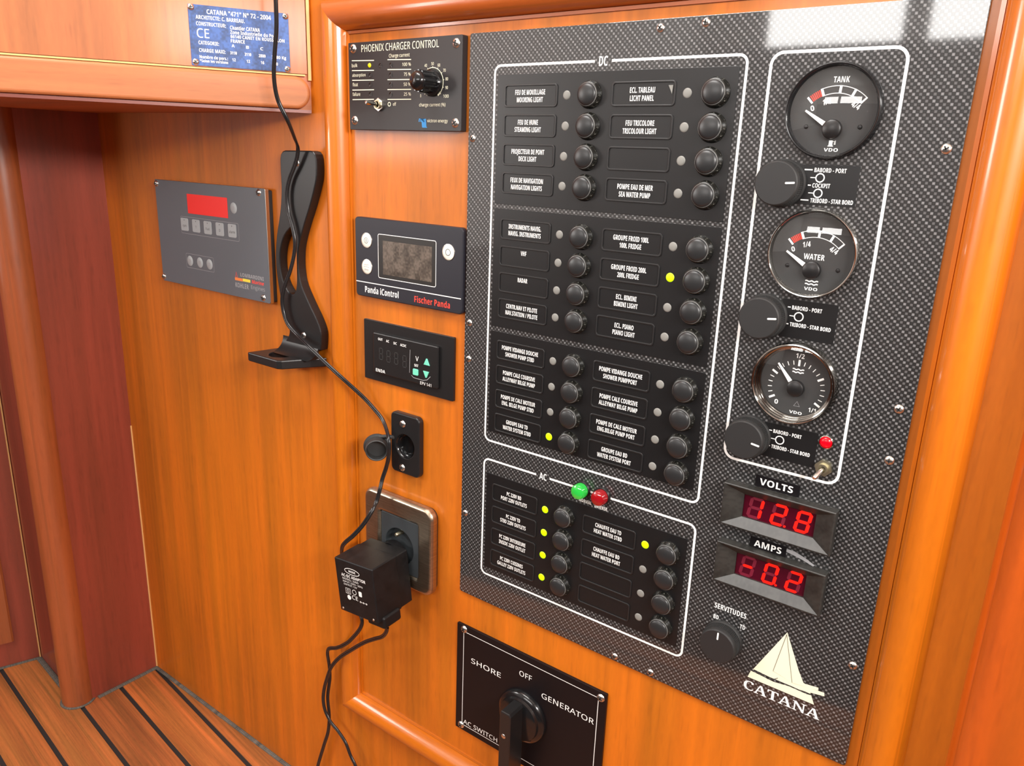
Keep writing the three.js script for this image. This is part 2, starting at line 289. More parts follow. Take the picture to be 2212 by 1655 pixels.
{
  const X0 = -1930, X1 = SIDE_X + 30, Z0 = -35, Z1 = BACK_Z + 35, [a, b, c, d] = HATCH, ceil = (x0, x1, z0, z1) => box(x1 - x0, 30, z1 - z0, (x0 + x1) / 2, CEIL_Y + 15, (z0 + z1) / 2);
  structure('ceiling', strip([ceil(X0, a, Z0, Z1), ceil(b, X1, Z0, Z1), ceil(a, b, Z0, c), ceil(a, b, d, Z1)]), M.white, 'white cabin headliner with a deck hatch opening');
}
const paneMat = new THREE.MeshPhysicalMaterial({ name: 'window glass', color: lin(0.95, 0.98, 1), roughness: 0, transmission: 1, thickness: 0 });
let wn = 1;
for (const [a, b] of WIN_LEFT) structure(`window_${wn++}`, leftBox(a, b, LEFT_Y[0], LEFT_Y[1]), paneMat, 'cabin window on the left, out of view');
structure(`window_${wn++}`, box(HATCH[1] - HATCH[0], 12, HATCH[3] - HATCH[2], (HATCH[0] + HATCH[1]) / 2, CEIL_Y + 20, (HATCH[2] + HATCH[3]) / 2), paneMat, 'clear deck hatch overhead');
for (const [a, b] of WIN_BACK) structure(`window_${wn++}`, backBox(a, b, WIN_Y[0], WIN_Y[1]).scale(1, 1, 1), paneMat, 'cabin window behind the camera');
for (const [a, b] of WIN_SIDE) structure(`window_${wn++}`, sideBox(a, b, PORT_Y[0], PORT_Y[1]), paneMat, 'narrow port in the cabin side on the right');

// teak and caulk sole: black bed with single planks laid at a slight angle to the bulkhead
{
  const floor = structure('floor', box(SIDE_X + 1960, 24, BACK_Z + 70, (SIDE_X - 1900) / 2, SOLE - 13.2, BACK_Z / 2), M.caulk, 'teak plank floor with black caulk seams');
  const a = Math.atan(0.106), pitch = 60.5, gap = 6.2, teaks = [0, 1, 2, 3].map((k) => wood(`teak plank tone ${k}`, [[0.74, 0.27, 0.065], [0.80, 0.30, 0.075], [0.66, 0.22, 0.06], [0.77, 0.26, 0.06]][k], 0.6, 0.0, teakGrain));
  const len = 2060, variants = [0, 1, 2, 3].map((k) => { const g = new RoundedBoxGeometry(len, 6, pitch - gap, 1, 0.8); return grain(g, 'x', k * 0.037, k * 0.21); });
  for (let k = -1; k < 9; k++) {
    const z = -28 + pitch * (k + 1);                    // seam next to the bulkhead passes (-747, 2)
    const m = part(floor, 'plank', variants[(k + 5) % 4], teaks[(k * 3 + 7) % 4], [-747 + 725 * Math.cos(a), SOLE - 3, z + 725 * Math.sin(a)]);
    m.rotation.y = -a;
  }
  const bed = [];                                           // grimy bead where sole meets joinery
  const bead = (x0, z0, x1, z1, w) => { const g = new THREE.CylinderGeometry(w, w, Math.hypot(x1 - x0, z1 - z0), 8).toNonIndexed(); g.rotateZ(Math.PI / 2); g.rotateY(-Math.atan2(z1 - z0, x1 - x0)); g.scale(1, 0.5, 1); g.translate((x0 + x1) / 2, SOLE + 0.3, (z0 + z1) / 2); bed.push(g); };
  bead(-762, -1, 300, -1, 3.6); bead(-762, -2, -762, 96, 4.2); bead(-800, 122, -934, 110, 4.5); bead(-935, 108, -990, 262, 3.5);
  { const g = new THREE.TorusGeometry(22.6, 3, 6, 32).toNonIndexed(); g.rotateX(Math.PI / 2); g.scale(1, 0.6, 1); g.translate(-782, SOLE + 0.5, 117); bed.push(g); }
  structure('trim_7', strip(bed), M.dirt, 'grimy sealant bead between floor and walls');
}

structure('trim_8', strip([box(1.6, 430, 1.6, -763.4, SOLE + 215, -2.2), box(2, 560, 1.4, -935.2, SOLE + 280, 108)]), M.raw, 'thin pale worn edges at the wood panel corners');

// ---------------------------------------------------------------- half-round frame mouldings round the panel
{
  const IN = { x0: -256, x1: 290.5, y0: -690, y1: 59 }, w = 32, N = 14;
  const prof = [[0, 0], [0, 1.6], [2.6, 1.6]];
  for (let i = 0; i <= N; i++) { const t = Math.PI * (1 - i / N); prof.push([3 + (w - 3.4) / 2 * (1 + Math.cos(t)), 0.6 + 14.6 * Math.sin(t)]); }
  prof.push([w, 0]);
  function mould(name, A, B, out, label, along, mat = M.trim) {            // mitred at both ends: A and B are the inner corners
    const v = [], idx = [], d = [Math.sign(B[0] - A[0]), Math.sign(B[1] - A[1])];
    for (const [u, z] of prof) {
      v.push(A[0] + out[0] * u - d[0] * u, A[1] + out[1] * u - d[1] * u, z - 3);
      v.push(B[0] + out[0] * u + d[0] * u, B[1] + out[1] * u + d[1] * u, z - 3);
    }
    for (let i = 0; i < prof.length - 1; i++) idx.push(2 * i, 2 * i + 1, 2 * i + 3, 2 * i, 2 * i + 3, 2 * i + 2);
    let g = new THREE.BufferGeometry(); g.setAttribute('position', new THREE.Float32BufferAttribute(v, 3)); g.setIndex(idx); g.computeVertexNormals();
    g = toCreasedNormals(g.toNonIndexed(), 0.6); const n = g.attributes.normal; let s = 0; for (let i = 0; i < n.count; i++) s += n.getZ(i);
    if (s < 0) { const p = g.attributes.position; for (let i = 0; i < p.count; i += 3) { const t = [p.getX(i), p.getY(i), p.getZ(i)]; p.setXYZ(i, p.getX(i + 1), p.getY(i + 1), p.getZ(i + 1)); p.setXYZ(i + 1, ...t); } g = toCreasedNormals(g, 0.6); }
    structure(name, grain(g, along, rnd(), rnd()), mat, label);
  }
  mould('trim_1', [IN.x0, IN.y0], [IN.x0, IN.y1], [-1, 0], 'rounded vertical wood moulding left of the charger panel', 'y');
  mould('trim_2', [IN.x0, IN.y1], [IN.x1, IN.y1], [0, 1], 'rounded horizontal reddish wood moulding above the switch panel', 'x', M.trimRed);
  mould('trim_3', [IN.x0, IN.y0], [IN.x1, IN.y0], [0, -1], 'rounded wood moulding below the wall outlet', 'x');
  mould('trim_4', [IN.x1, IN.y0], [IN.x1, IN.y1], [1, 0], 'rounded vertical wood moulding right of the switch panel', 'y');
  const s = new THREE.Shape(); s.moveTo(347.5, 3); s.lineTo(347.5, -8); s.absarc(363.5, -8, 16, Math.PI, Math.PI * 1.5, false); s.lineTo(520, -24); s.lineTo(520, 3); s.closePath();
  const g = new THREE.ExtrudeGeometry(s, { depth: CEIL_Y - SOLE, bevelEnabled: false, curveSegments: 10 }); g.rotateX(-Math.PI / 2); g.translate(0, SOLE, 0);
  structure('trim_5', grain(toCreasedNormals(g, 0.5), 'y', 0.77), wood('varnished corner post', [0.62, 0.12, 0.008], 0.36, 0.8), 'rounded wood corner post right of the framed panel');
}

// ---------------------------------------------------------------- small shared pieces
const headGeo = (r) => lathe([[0, r * 0.42], [r * 0.45, r * 0.4], [r * 0.8, r * 0.26], [r, 0.05], [r, -0.6]], 20);
const slotGeo = (r) => strip([box(r * 1.15, r * 0.26, r * 0.3, 0, 0, r * 0.36), box(r * 0.26, r * 1.15, r * 0.3, 0, 0, r * 0.36)]);
const heads = new Map();
function screw(parent, x, y, z, r = 2.4, turn = rnd() * 1.5, mat = M.steel) {
  if (!heads.has(r)) heads.set(r, [headGeo(r), slotGeo(r)]);
  const [h, s] = heads.get(r), m = part(parent, 'screw', h, mat, [x, y, z]); part(m, 'cross_slot', s, M.caulk, [x, y, z]); m.rotation.z = turn; return m;
}
const lay = (parent, name, geos, mat, z, label) => part(parent, name, Array.isArray(geos) ? strip(geos) : geos, mat, [0, 0, z], label);

// ---------------------------------------------------------------- the electrical distribution panel
{
  const D = thing('distribution_panel', 'large carbon-weave electrical switch panel with breakers, gauges and red displays', 'switch panel', [92, -486.5, -3]);
  const G = [[207, -12.8], [207, -104.8], [207, -197]];
  const s = rrShape(387, 537.4, 2, 91.9, -217.8); for (const [x, y] of G) s.holes.push(circ(26.6, x, y));
  const pg = ext(s, 3, 0.4, 24); grain(pg); part(D, 'carbon_plate', pg, M.carbon, [0, 0, -3]);
  // white outlines
  const L = [], y1 = 24.2;
  L.push(ribbon([...roundPath(-73.5, -310.7, 145.6, y1, 6, 39), [24, y1]], 1.9));
  L.push(ribbon([...roundPath(-73.6, -454.1, 146.3, -330, 6, 3), [-12, -330]], 1.9));
  L.push(ribbon(roundPath(162.2, -265, 246.6, 24.5, 8, 200), 2.0, true));
  lay(D, 'painted_outline', L, M.print, 0.12);
  lay(D, 'panel_lettering', [text('DC', { h: 7, w: 7.6, x: 31.6, y: y1 }), text('AC', { h: 6.4, w: 8, x: -4.4, y: -330 }), text('NORMAL', { h: 3.2, w: 13, x: 42, y: -340.5 }), text('INVERSE', { h: 3.2, w: 13, x: 58, y: -341.5 }),
    text('SERVITUDES', { h: 4.6, w: 26.5, x: 182.8, y: -393 }), text('BD', { h: 3.8, w: 4.4, x: 171.9, y: -403.3 }), text('TD', { h: 3.8, w: 4.4, x: 194.2, y: -403.5 })], M.print, 0.12);
  for (const [a, b] of [[17, -88.8], [-92.6, -198.2], [-202.6, -300.9], [-343.9, -446]]) part(D, 'label_field', plate(210.4, a - b, 0.5, 1.2, 0.15), M.field, [35.5, (a + b) / 2, 0]);
  // labels, lamps and push breakers
  const T = [[['FEU DE MOUILLAGE', 'MOORING LIGHT'], ['FEU DE HUNE', 'STEAMING LIGHT'], ['PROJECTEUR DE PONT', 'DECK LIGHT'], ['FEUX DE NAVIGATION', 'NAVIGATION LIGHTS'],
    ['INSTRUMENTS NAVIG.', 'NAVIG. INSTRUMENTS'], ['VHF', ''], ['RADAR', ''], ['CENTR.NAV ET PILOTE', 'NAV.STATION / PILOTE'],
    ['POMPE VIDANGE DOUCHE', 'SHOWER PUMP STBD'], ['POMPE CALE COURSIVE', 'ALLEYWAY BILGE PUMP'], ['POMPE DE CALE MOTEUR', 'ENG. BILGE PUMP STBD'], ['GROUPE EAU TD', 'WATER SYSTEM STBD'],
    ['PC 220V BD', 'PORT 220V OUTLETS'], ['PC 220V TD', 'STBD 220V OUTLETS'], ['PC 220V INTERIEURE', 'INSIDE 220V OUTLET'], ['PC 220V CUISINES', 'GALLEY 220V OUTLETS']],
  [['ECL. TABLEAU', 'LICHT PANEL'], ['FEU TRICOLORE', 'TRICOLOUR LIGHT'], ['', ''], ['POMPE EAU DE MER', 'SEA WATER PUMP'],
    ['GROUPE FROID 100L', '100L FRIDGE'], ['GROUPE FROID 200L', '200L FRIDGE'], ['ECL. BIMINI', 'BIMINI LIGHT'], ['ECL. PIANO', 'PIANO LIGHT'],
    ['POMPE VIDANGE DOUCHE', 'SHOWER PUMPPORT'], ['POMPE CALE COURSIVE', 'ALLEYWAY BILGE PUMP'], ['POMPE DE CALE MOTEUR', 'ENG.BILGE PUMP PORT'], ['GROUPE EAU BD', 'WATER SYSTEM PORT'],
    ['CHAUFFE EAU TD', 'HEAT WATER STBD'], ['CHAUFFE EAU BD', 'HEAT WATER PORT'], ['', ''], ['', '']]];
  const starts = [0, -109.8, -219.2, -361.7], lit = { 0: [11, 12, 13, 14, 15], 1: [5, 12] };
  const ringS = rrShape(53.6, 18, 3); ringS.holes.push(rrShape(50.8, 15.2, 2, 0, 0, THREE.Path));
  const rim = ext(ringS, 0.9, 0.35, 5, 2), strip2 = rrShape(49.6, 14, 1.4); strip2.holes.push(rrShape(49.1, 13.5, 1.2, 0, 0, THREE.Path)); const inner = flat(strip2, 4);
  const led = lathe([[0, 0.7], [2.4, 0.62], [3.2, 0.4], [3.5, 0.1], [3.6, 0]], 24);
  const collar = lathe([[10.6, 0], [10.6, 1.2], [10.2, 2], [9.5, 4], [9.3, 4.6], [8.9, 4.8], [8.8, 4.4], [8.8, 2]], 44);
  const cap = lathe([[0, 8.2], [3, 8.05], [6, 7.5], [7.6, 6.8], [8.2, 6.1], [8.3, 5.2], [8.3, 2]], 40), capRim = lathe([[8.75, 4.7], [8.7, 5.3], [8.3, 5.4], [8.28, 4.8]], 40);
  for (let c = 0; c < 2; c++) for (let r = 0; r < 16; r++) {
    const y = starts[r >> 2] - (r % 4) * 23.5, lx = c ? 67.8 : -35.4, [t1, t2] = T[c][r];
    const lab = part(D, 'label_frame', rim, M.fieldEdge, [lx, y, 0.4]); part(lab, 'inset_line', inner, M.fieldEdge, [lx, y, 0.62]);
    const g = []; const dx = r === 1 && c === 0 ? -1 : 0, up = t2 ? 2.7 : r === 5 || r === 6 ? 4 : 2.7;
    if (t1) g.push(text(t1, { h: 3.9, sx: 0.60, x: lx - 0.6 + dx, y: y + up }));
    if (t2) g.push(text(t2, { h: 3.9, sx: 0.60, x: lx - 0.6 + dx, y: y - 3.1 }));
    if (g.length) { const q = strip(g); q.translate(-lx, -y, 0); part(lab, 'label_lettering', q, M.print, [lx, y, 0.7]); }
    part(D, 'indicator_lamp', led, lit[c].includes(r) ? M.ledOn : M.ledOff, [c * 103.5, y, 0.4], lit[c].includes(r) ? 'lit yellow-green indicator lamp' : undefined);
    const bx = c * 103.5 + 21.8, b = sub(D, 'push_breaker', [bx, y, 0.4]);
    part(b, 'collar', collar, M.collar, [bx, y, 0.4]); part(b, 'cap', cap, M.cap, [bx, y, 0.4]); part(b, 'cap_rim', capRim, M.capRim, [bx, y, 0.4]);
  }
  part(D, 'peeled_corner', ext(poly([[0, 0], [3.6, 0], [3.2, -6]]), 0.3), M.ledOff, [88.6, 5.6, 1.0]);
  // screws round the edge
  for (const [x, y] of [[77.6, 44.8], [112.4, 46.3], [276.4, -34.5], [277, -200.8], [276.9, -237.6], [277.9, -400.1], [-96.7, -34.5], [-96, -199.8], [-96.2, -234.9], [-96.3, -395.9], [83.7, -481.7], [119.7, -481.7]]) screw(D, x, y, 0.1, 3.2);
  // gauges
  const bezelThin = lathe([[27.6, -0.2], [27.6, 4], [28, 5.4], [28.5, 6.1], [29, 6.2], [29.5, 5.6], [30.1, 3.4], [30.4, 1.2], [30.5, 0]], 64);
  const bezelDeep = lathe([[24.6, -2.4], [24.8, -0.6], [25.6, -0.3], [25.7, 1.4], [26.5, 1.7], [26.6, 3.4], [27.4, 3.8], [27.6, 5.4], [28.4, 6.2], [29.2, 6], [30, 4], [30.4, 1.4], [30.5, 0]], 64);
  const dome = new THREE.SphereGeometry(112, 64, 12, 0, Math.PI * 2, 0, Math.asin(27.8 / 112)); dome.rotateX(Math.PI / 2); dome.translate(0, 0, -112 + 8.4);
  const tickAt = (hx, hy, a, r0, r1, w) => { const g = box(w, r1 - r0, 0.05, 0, (r0 + r1) / 2, 0); g.rotateZ(-a * RAD); g.translate(hx, hy, 0); return g; };
  const arc = (hx, hy, r, a0, a1, w) => ribbon(Array.from({ length: 17 }, (_, i) => { const a = (a0 + (a1 - a0) * i / 16) * RAD; return [hx + r * Math.sin(a), hy + r * Math.cos(a)]; }), w);
  const waves = (x, y, w) => [0, 1].map((k) => ribbon(Array.from({ length: 25 }, (_, i) => [x - w / 2 + w * i / 24, y - k * 2.1 + 0.32 * Math.sin(i / 24 * Math.PI * 5)]), 0.85));
  const vdo = (x, y) => text('VDO', { h: 2.1, w: 9, x, y });
  const labels = ['round tank gauge under domed glass, needle near empty', 'round water gauge with red low zone, needle near empty', 'round level gauge with a full tick scale and thick ringed bezel'];
  G.forEach(([gx, gy], k) => {
    const g = sub(D, 'gauge', [gx, gy, 0], labels[k]), dz = k === 2 ? -2.2 : 0.4, hx = gx + (k === 2 ? 1 : 1), hy = gy + (k === 2 ? -4 : -11);
    part(g, 'bezel', k === 2 ? bezelDeep : bezelThin, k === 0 ? M.gloss : k === 1 ? M.chrome : M.smoke, [gx, gy, 0]);
    part(g, 'dial', lathe([[0, 0], [k === 2 ? 26.5 : 27.7, 0], [26.5, -0.5]], 48), M.dial, [gx, gy, dz]);
    const mk = [], w = [];
    if (k < 2) {
      for (const [a, wd] of [[-43, 1.3], [-22, 1.6], [4, 1.6], [25, 1.6], [44, 1.1]]) mk.push(tickAt(hx, hy, a, 22, 27, wd));
      mk.push(arc(hx, hy, 26.7, -22, 44, 0.45), arc(hx, hy, 22.2, -22, 44, 0.45));
      w.push(text('0', { h: 3.4, w: 2.3, x: hx - 14.5, y: hy + 13, turn: 0.35 }), text('1/4', { h: 3.6, w: 5.2, x: hx - 5.8, y: hy + 17, slant: 0.1, turn: 0.2 }), text('4/4', { h: 3.6, w: 5.6, x: hx + 12.6, y: hy + 14.6, turn: -0.5 }), vdo(hx + 1, hy - 12.9));
      if (k === 1) { w.push(text('WATER', { h: 3.8, w: 14, x: hx + 0.3, y: hy + 9 }), ...waves(hx + 1, hy - 7.6, 8.6)); }
      else { w.push(text('TANK', { h: 3.6, w: 10, x: hx + 1.5, y: hy + 30.5 }), flat(rrShape(2.4, 3.2, 0.3, hx + 0.3, hy - 8.6)), flat(rrShape(3.4, 0.6, 0.1, hx + 0.3, hy - 10.5)), ribbon([[hx + 1.6, hy - 7.6], [hx + 2.6, hy - 7.4], [hx + 2.6, hy - 9.6], [hx + 3.2, hy - 9.6], [hx + 3.2, hy - 7]], 0.35)); }
      const h = []; for (let i = 0; i < 6; i++) h.push(tickAt(hx, hy, -39 + i * 2.7, 22.3, 26.6, 0.75)); lay(g, 'red_zone', h, M.redPrint, dz + 0.12);
    } else {
      for (let i = 0; i <= 20; i++) { const a = -120 + i * 12, big = i % 5 === 0; mk.push(tickAt(hx, hy, a, big ? 16.4 : 17.2, big ? 21 : 20.2, big ? 1.5 : 0.55)); }
      w.push(text('1/2', { h: 3.4, w: 6, x: hx, y: hy + 23.8 }), text('0', { h: 3.4, w: 2.6, x: hx - 12.5, y: hy - 12.7 }), text('1/1', { h: 3.2, w: 5.2, x: hx + 13.4, y: hy - 13.8 }), ...waves(hx, hy + 13.8, 8), vdo(hx + 2.2, hy - 18));
      lay(g, 'triangle_mark', ribbon([[hx + 0.2, hy - 13.2], [hx + 4.4, hy - 13.2], [hx + 2.3, hy - 9.6]], 0.45, true), M.grayPrint, dz + 0.1);
    }
    lay(g, 'scale_marks', mk, M.print, dz + 0.1); lay(g, 'dial_lettering', w, M.print, dz + 0.1);
    const tip = k === 2 ? [-14.1, 16.6] : [-18.2, 11.5], l = Math.hypot(...tip), a = Math.atan2(-tip[0], tip[1]);
    const nd = ext(poly([[-1.5, 6.2], [1.5, 6.2], [0.6, l], [-0.6, l]]), 0.5, 0.1); nd.rotateZ(a);
    part(g, 'needle', nd, M.print, [hx, hy, dz + 1.6]);
    part(g, 'hub', lathe([[0, 3.6], [4.8, 3.4], [5.8, 2.8], [6.2, 1.6], [6.2, 0]], 32), M.black, [hx, hy, dz]);
    if (k < 2) for (const sx of [-1, 1]) part(g, 'dial_rivet', lathe([[0, 0.9], [1, 0.7], [1.5, 0]], 16), M.black, [hx + sx * 17, hy + 1.5, dz]);
    part(g, 'glass', dome, M.lens, [gx, gy, k === 2 ? -2.8 : -1.2]);
  });
  // rotary selector knobs with their captions
  const knurl = new THREE.Shape(); for (let i = 0; i < 144; i++) { const a = i / 144 * Math.PI * 2, r = i % 2 ? 15.3 : 14.7; i ? knurl.lineTo(r * Math.cos(a), r * Math.sin(a)) : knurl.moveTo(r, 0); }
  const knobG = strip([ext(knurl, 7, 0, 1).translate(0, 0, 2.6), lathe([[16.2, 0], [16.2, 1.6], [15.4, 2.8], [14, 2.9]], 48), lathe([[14.9, 9], [14.9, 11.5], [14.6, 13.2], [14.1, 13.8], [13.8, 13.9]], 48)]);
  const face = lathe([[0, 14.05], [13.8, 13.95], [14, 13.7]], 48), pointer = ext(rrShape(6.4, 1.3, 0.6), 0.3);
  [[180, -59.3, 4], [180, -152, 7], [180, -243.6, -8], [180, -420.5, 90]].forEach(([x, y, a]) => {
    const k = sub(D, 'selector_knob', [x, y, 0]); part(k, 'knob_body', knobG, M.blackMatt, [x, y, 0]); part(k, 'knob_face', face, M.knobFace, [x, y, 0]);
    const p = part(k, 'pointer_line', pointer, M.print, [x + 9.6 * Math.cos(a * RAD), y + 9.6 * Math.sin(a * RAD), 13.95]); p.rotation.z = a * RAD;
  });
  const cap3 = [[-46.3, -72.4, 209.3, 39.8, 1], [-137.5, -164.8, 210.2, 37.8, 0], [-230, -256.4, 209.6, 38.8, 0]];
  cap3.forEach(([a, b, cx, wd, tall]) => {
    const m = part(D, 'caption_sticker', plate(wd, a - b, 0.3, 0.4, 0.05), M.field, [cx, (a + b) / 2, 0.05]), x0 = cx - wd / 2 + 4, t = [];
    const o = { h: 2.8, align: 'l' };
    if (tall) t.push(text('BABORD - PORT', { ...o, w: 20.5, x: x0 + 7, y: a - 3.4 }), text('COCKPIT', { ...o, w: 11.5, x: x0 + 7, y: a - 13.4 }), text('TRIBORD - STAR BORD', { ...o, w: 27.5, x: x0 + 7, y: a - 23.2 }), ribbon([[x0 + 0.5, a - 3.4], [x0 + 5.8, a - 3.4]], 0.8), ribbon([[x0 + 4, a - 13.4], [x0 + 6, a - 13.4]], 0.8), ribbon([[x0 + 0.5, a - 23.2], [x0 + 5.8, a - 23.2]], 0.8),
      ...[8.4, 18.4].flatMap((d) => [ribbon([[x0 + 5, a - d], [x0 + 8.4, a - d]], 0.6), ribbon(Array.from({ length: 24 }, (_, i) => [x0 + 11.3 + 2.7 * Math.cos(i / 12 * Math.PI), a - d + 2.7 * Math.sin(i / 12 * Math.PI)]), 0.8, true)]));
    else t.push(text('BABORD - PORT', { ...o, w: 20.5, x: x0 + 3, y: a - 5.6 }), text('TRIBORD - STAR BORD', { ...o, w: 28, x: x0 + 3, y: a - 17.6 }), ribbon([[x0, a - 5.6], [x0 + 2, a - 5.6]], 0.7), ribbon([[x0, a - 17.6], [x0 + 2, a - 17.6]], 0.7), ribbon([[x0 + 2, a - 11.6], [x0 + 5.4, a - 11.6]], 0.6), ribbon(Array.from({ length: 24 }, (_, i) => [x0 + 8.4 + 3 * Math.cos(i / 12 * Math.PI), a - 11.6 + 3 * Math.sin(i / 12 * Math.PI)]), 0.8, true));
    const q = strip(t); q.translate(-cx, -(a + b) / 2, 0); part(m, 'caption_lettering', q, M.print, [cx, (a + b) / 2, 0.45]);
  });
  // small red lamp, toggle switch, green and red lamps
  const rl = sub(D, 'warning_lamp', [235, -234.8, 0], 'small lit red lamp'); part(rl, 'lamp_ring', lathe([[5, 0], [5, 1.4], [4.4, 1.8], [4.2, 1]], 28), M.chrome, [235, -234.8, 0]); part(rl, 'lamp_lens', lathe([[0, 3], [2.4, 2.7], [3.7, 1.8], [4.2, 0.6], [4.2, 0]], 28), M.ledRed, [235, -234.8, 0]);
  const tg = sub(D, 'toggle_switch', [236, -254.2, 0]); const hex = new THREE.CylinderGeometry(6.2, 6.2, 2.2, 6).toNonIndexed(); hex.rotateX(Math.PI / 2); hex.rotateZ(0.3); hex.translate(0, 0, 1.1);
  part(tg, 'hex_nut', hex, M.brass, [236, -254.2, 0]); part(tg, 'bushing', lathe([[3.6, 2.2], [3.6, 4.2], [2.6, 4.2], [2.4, 2.4], [0, 2.4]], 24), M.brass, [236, -254.2, 0]);
  const lever = lathe([[0, 13.2], [1.2, 13], [1.8, 12], [1.5, 2], [1.5, 1]], 18); lever.rotateX(0.35); lever.rotateY(-0.2); part(tg, 'lever', lever, M.steel, [236, -254.2, 2]);
  const lensG = lathe([[0, 11.4], [4, 11.1], [6, 10], [6.6, 8.4], [6.6, 2.4]], 32), facet = [];
  for (let i = 0; i < 24; i++) { const g = box(0.5, 0.5, 6, 6.55, 0, 5.6); g.rotateZ(i / 12 * Math.PI); facet.push(g); }
  const lensF = strip([lensG, ...facet]);
  for (const [x, m, l] of [[38.6, M.greenLens, 'green glass pilot lamp'], [59, M.redLens, 'red glass pilot lamp']]) {
    const p = sub(D, 'pilot_lamp', [x, -329.8, 0], l); part(p, 'lamp_ring', lathe([[8, 0], [8, 1.6], [7.4, 2.4], [6.5, 2.4]], 32), M.black, [x, -329.8, 0]); part(p, 'lamp_lens', lensF, m, [x, -329.8, 0]);
  }
  // digital meters
  const SEG = { a: [[-3.9, 7], [3.9, 7]], b: [[3.7, 7.2], [3.7, 0.15]], c: [[3.7, -0.15], [3.7, -7.2]], d: [[-3.9, -7], [3.9, -7]], e: [[-3.7, -0.15], [-3.7, -7.2]], f: [[-3.7, 7.2], [-3.7, 0.15]], g: [[-3.6, 0], [3.6, 0]] };
  function segGeo(keys) {
    return strip([...keys].map((k) => {
      if (k === '.') { const g = flat(circ(0.9, 0, 0, THREE.Shape)); g.translate(5.4, -7, 0); return g; }
      const [[x0, y0], [x1, y1]] = SEG[k], t = 1.1, dx = Math.sign(x1 - x0), dy = Math.sign(y1 - y0);
      return flat(poly(dx ? [[x0, y0], [x0 + t, y0 + t], [x1 - t, y1 + t], [x1, y1], [x1 - t, y1 - t], [x0 + t, y0 - t]] : [[x0, y0], [x0 + t, y0 - t], [x1 + t, y1 + t], [x1, y1], [x1 - t, y1 + t], [x0 - t, y0 - t]]));
    })).scale(1.16, 1.1, 1).applyMatrix4(new THREE.Matrix4().makeShear(0, 0, 0.14, 0, 0, 0));
  }
  function meter(name, yc, digits, label) {
    const xc = 209.6, m = sub(D, name, [xc, yc, 0], label), hw = 41.5, hh = 17.2, iw = 27, ih = 9.4, zf = 8.5, zi = 2.2;
    const q = (w, h, z) => [[-w, -h, z], [w, -h, z], [w, h, z], [-w, h, z]], loops = [q(hw, hh, 0), q(hw, hh, zf - 0.4), q(hw - 0.5, hh - 0.5, zf), q(hw - 1.1, hh - 1.1, zf), q(iw, ih, zi), q(iw, ih, 0)], v = [];
    for (let i = 0; i < loops.length - 1; i++) for (let k = 0; k < 4; k++) { const a = loops[i][k], b = loops[i][(k + 1) % 4], c = loops[i + 1][(k + 1) % 4], d = loops[i + 1][k]; v.push(...a, ...b, ...c, ...a, ...c, ...d); }
    const g = new THREE.BufferGeometry(); g.setAttribute('position', new THREE.Float32BufferAttribute(v, 3)); g.computeVertexNormals(); grain(g);
    part(m, 'meter_bezel', g, M.bezel, [xc, yc, 0]);
    part(m, 'display_window', box(iw * 2, ih * 2, 0.6, 0, 0, 0.5), M.redWindow, [xc, yc, 0]);
    digits.forEach((on, i) => {
      const x = xc - 17.6 + i * 17.9, off = [...'abcdefg'].filter((k) => !on.includes(k)).join('');
      if (off) part(m, 'dark_segments', segGeo(off), M.segOff, [x, yc, 0.95]);
      part(m, 'display_digit', segGeo(on), M.segOn, [x, yc, 1.0]);
    });
  }
  meter('voltmeter', -299.6, ['bc', 'abged.', 'abcdefg'], 'digital meter showing 12.8 in red'); meter('ammeter', -349.4, ['g', 'abcdef.', 'abged'], 'digital meter showing minus 0.2 in red');
  for (const [cx, cy, wd, t, tw, tx] of [[205.4, -277.2, 33, 'VOLTS', 25, -0.6], [205, -328, 28, 'AMPS', 21, 0]]) { const m = part(D, 'caption_sticker', plate(wd, 9.4, 0.4, 0.3, 0.05), M.plateBlack, [cx, cy, 0.05]); part(m, 'caption_lettering', text(t, { h: 5.2, w: tw, x: tx }), M.print, [cx, cy, 0.6]); }
  // torn strip of label tape beside the ammeter, its thin glare coloured in grey
  part(D, 'torn_tape_glare', ext(poly([[209, -322.5], [217, -324.8], [225, -325], [233, -327.6], [240.5, -331], [239.5, -332.2], [231, -329.6], [222, -327.8], [214, -326.4]]), 0.15), M.grayPrint, [0, 0, 8.6 * 0 + 0.1]);
  // boat emblem
  part(D, 'emblem_sail', flat(poly([[228.7, -393.2], [206.9, -437.2], [208.2, -436.6], [221, -437.6], [232.5, -437.2], [252.6, -437.4], [250.6, -431.6], [246.2, -430.5], [241.5, -422]])), M.cream, [0, 0, 0.12]);
  part(D, 'emblem_hull', strip([flat(poly([[205.6, -438.8], [214, -439.4], [224, -440.3], [236, -438.6], [250, -439], [253.2, -438.4], [256.4, -445.4], [203.6, -445.4]])), flat(poly([[229, -433.4], [257.4, -429.4], [257.4, -432.0], [240, -434.4], [226, -435.2]])), flat(poly([[224, -436], [262, -431.6], [262.6, -434.6], [244, -437.8], [226, -437.4]]))]), M.cream, [0, 0, 0.2]);
  lay(D, 'emblem_lines', [ribbon([[228.6, -395], [222.6, -431], [238, -434.2], [228.6, -395]], 0.3), ribbon([[206.8, -437.8], [214, -438.2], [219.5, -439.8], [224, -438], [227, -435.4]], 0.5), ribbon([[222, -437.6], [238, -437.6], [252, -438.2]], 0.4)], M.darkPrint, 0.34);
  lay(D, 'emblem_lettering', text('CATANA', { h: 8.2, w: 60.5, x: 231.6, y: -452.9, font: fontSerif }), M.print, 0.12);
}

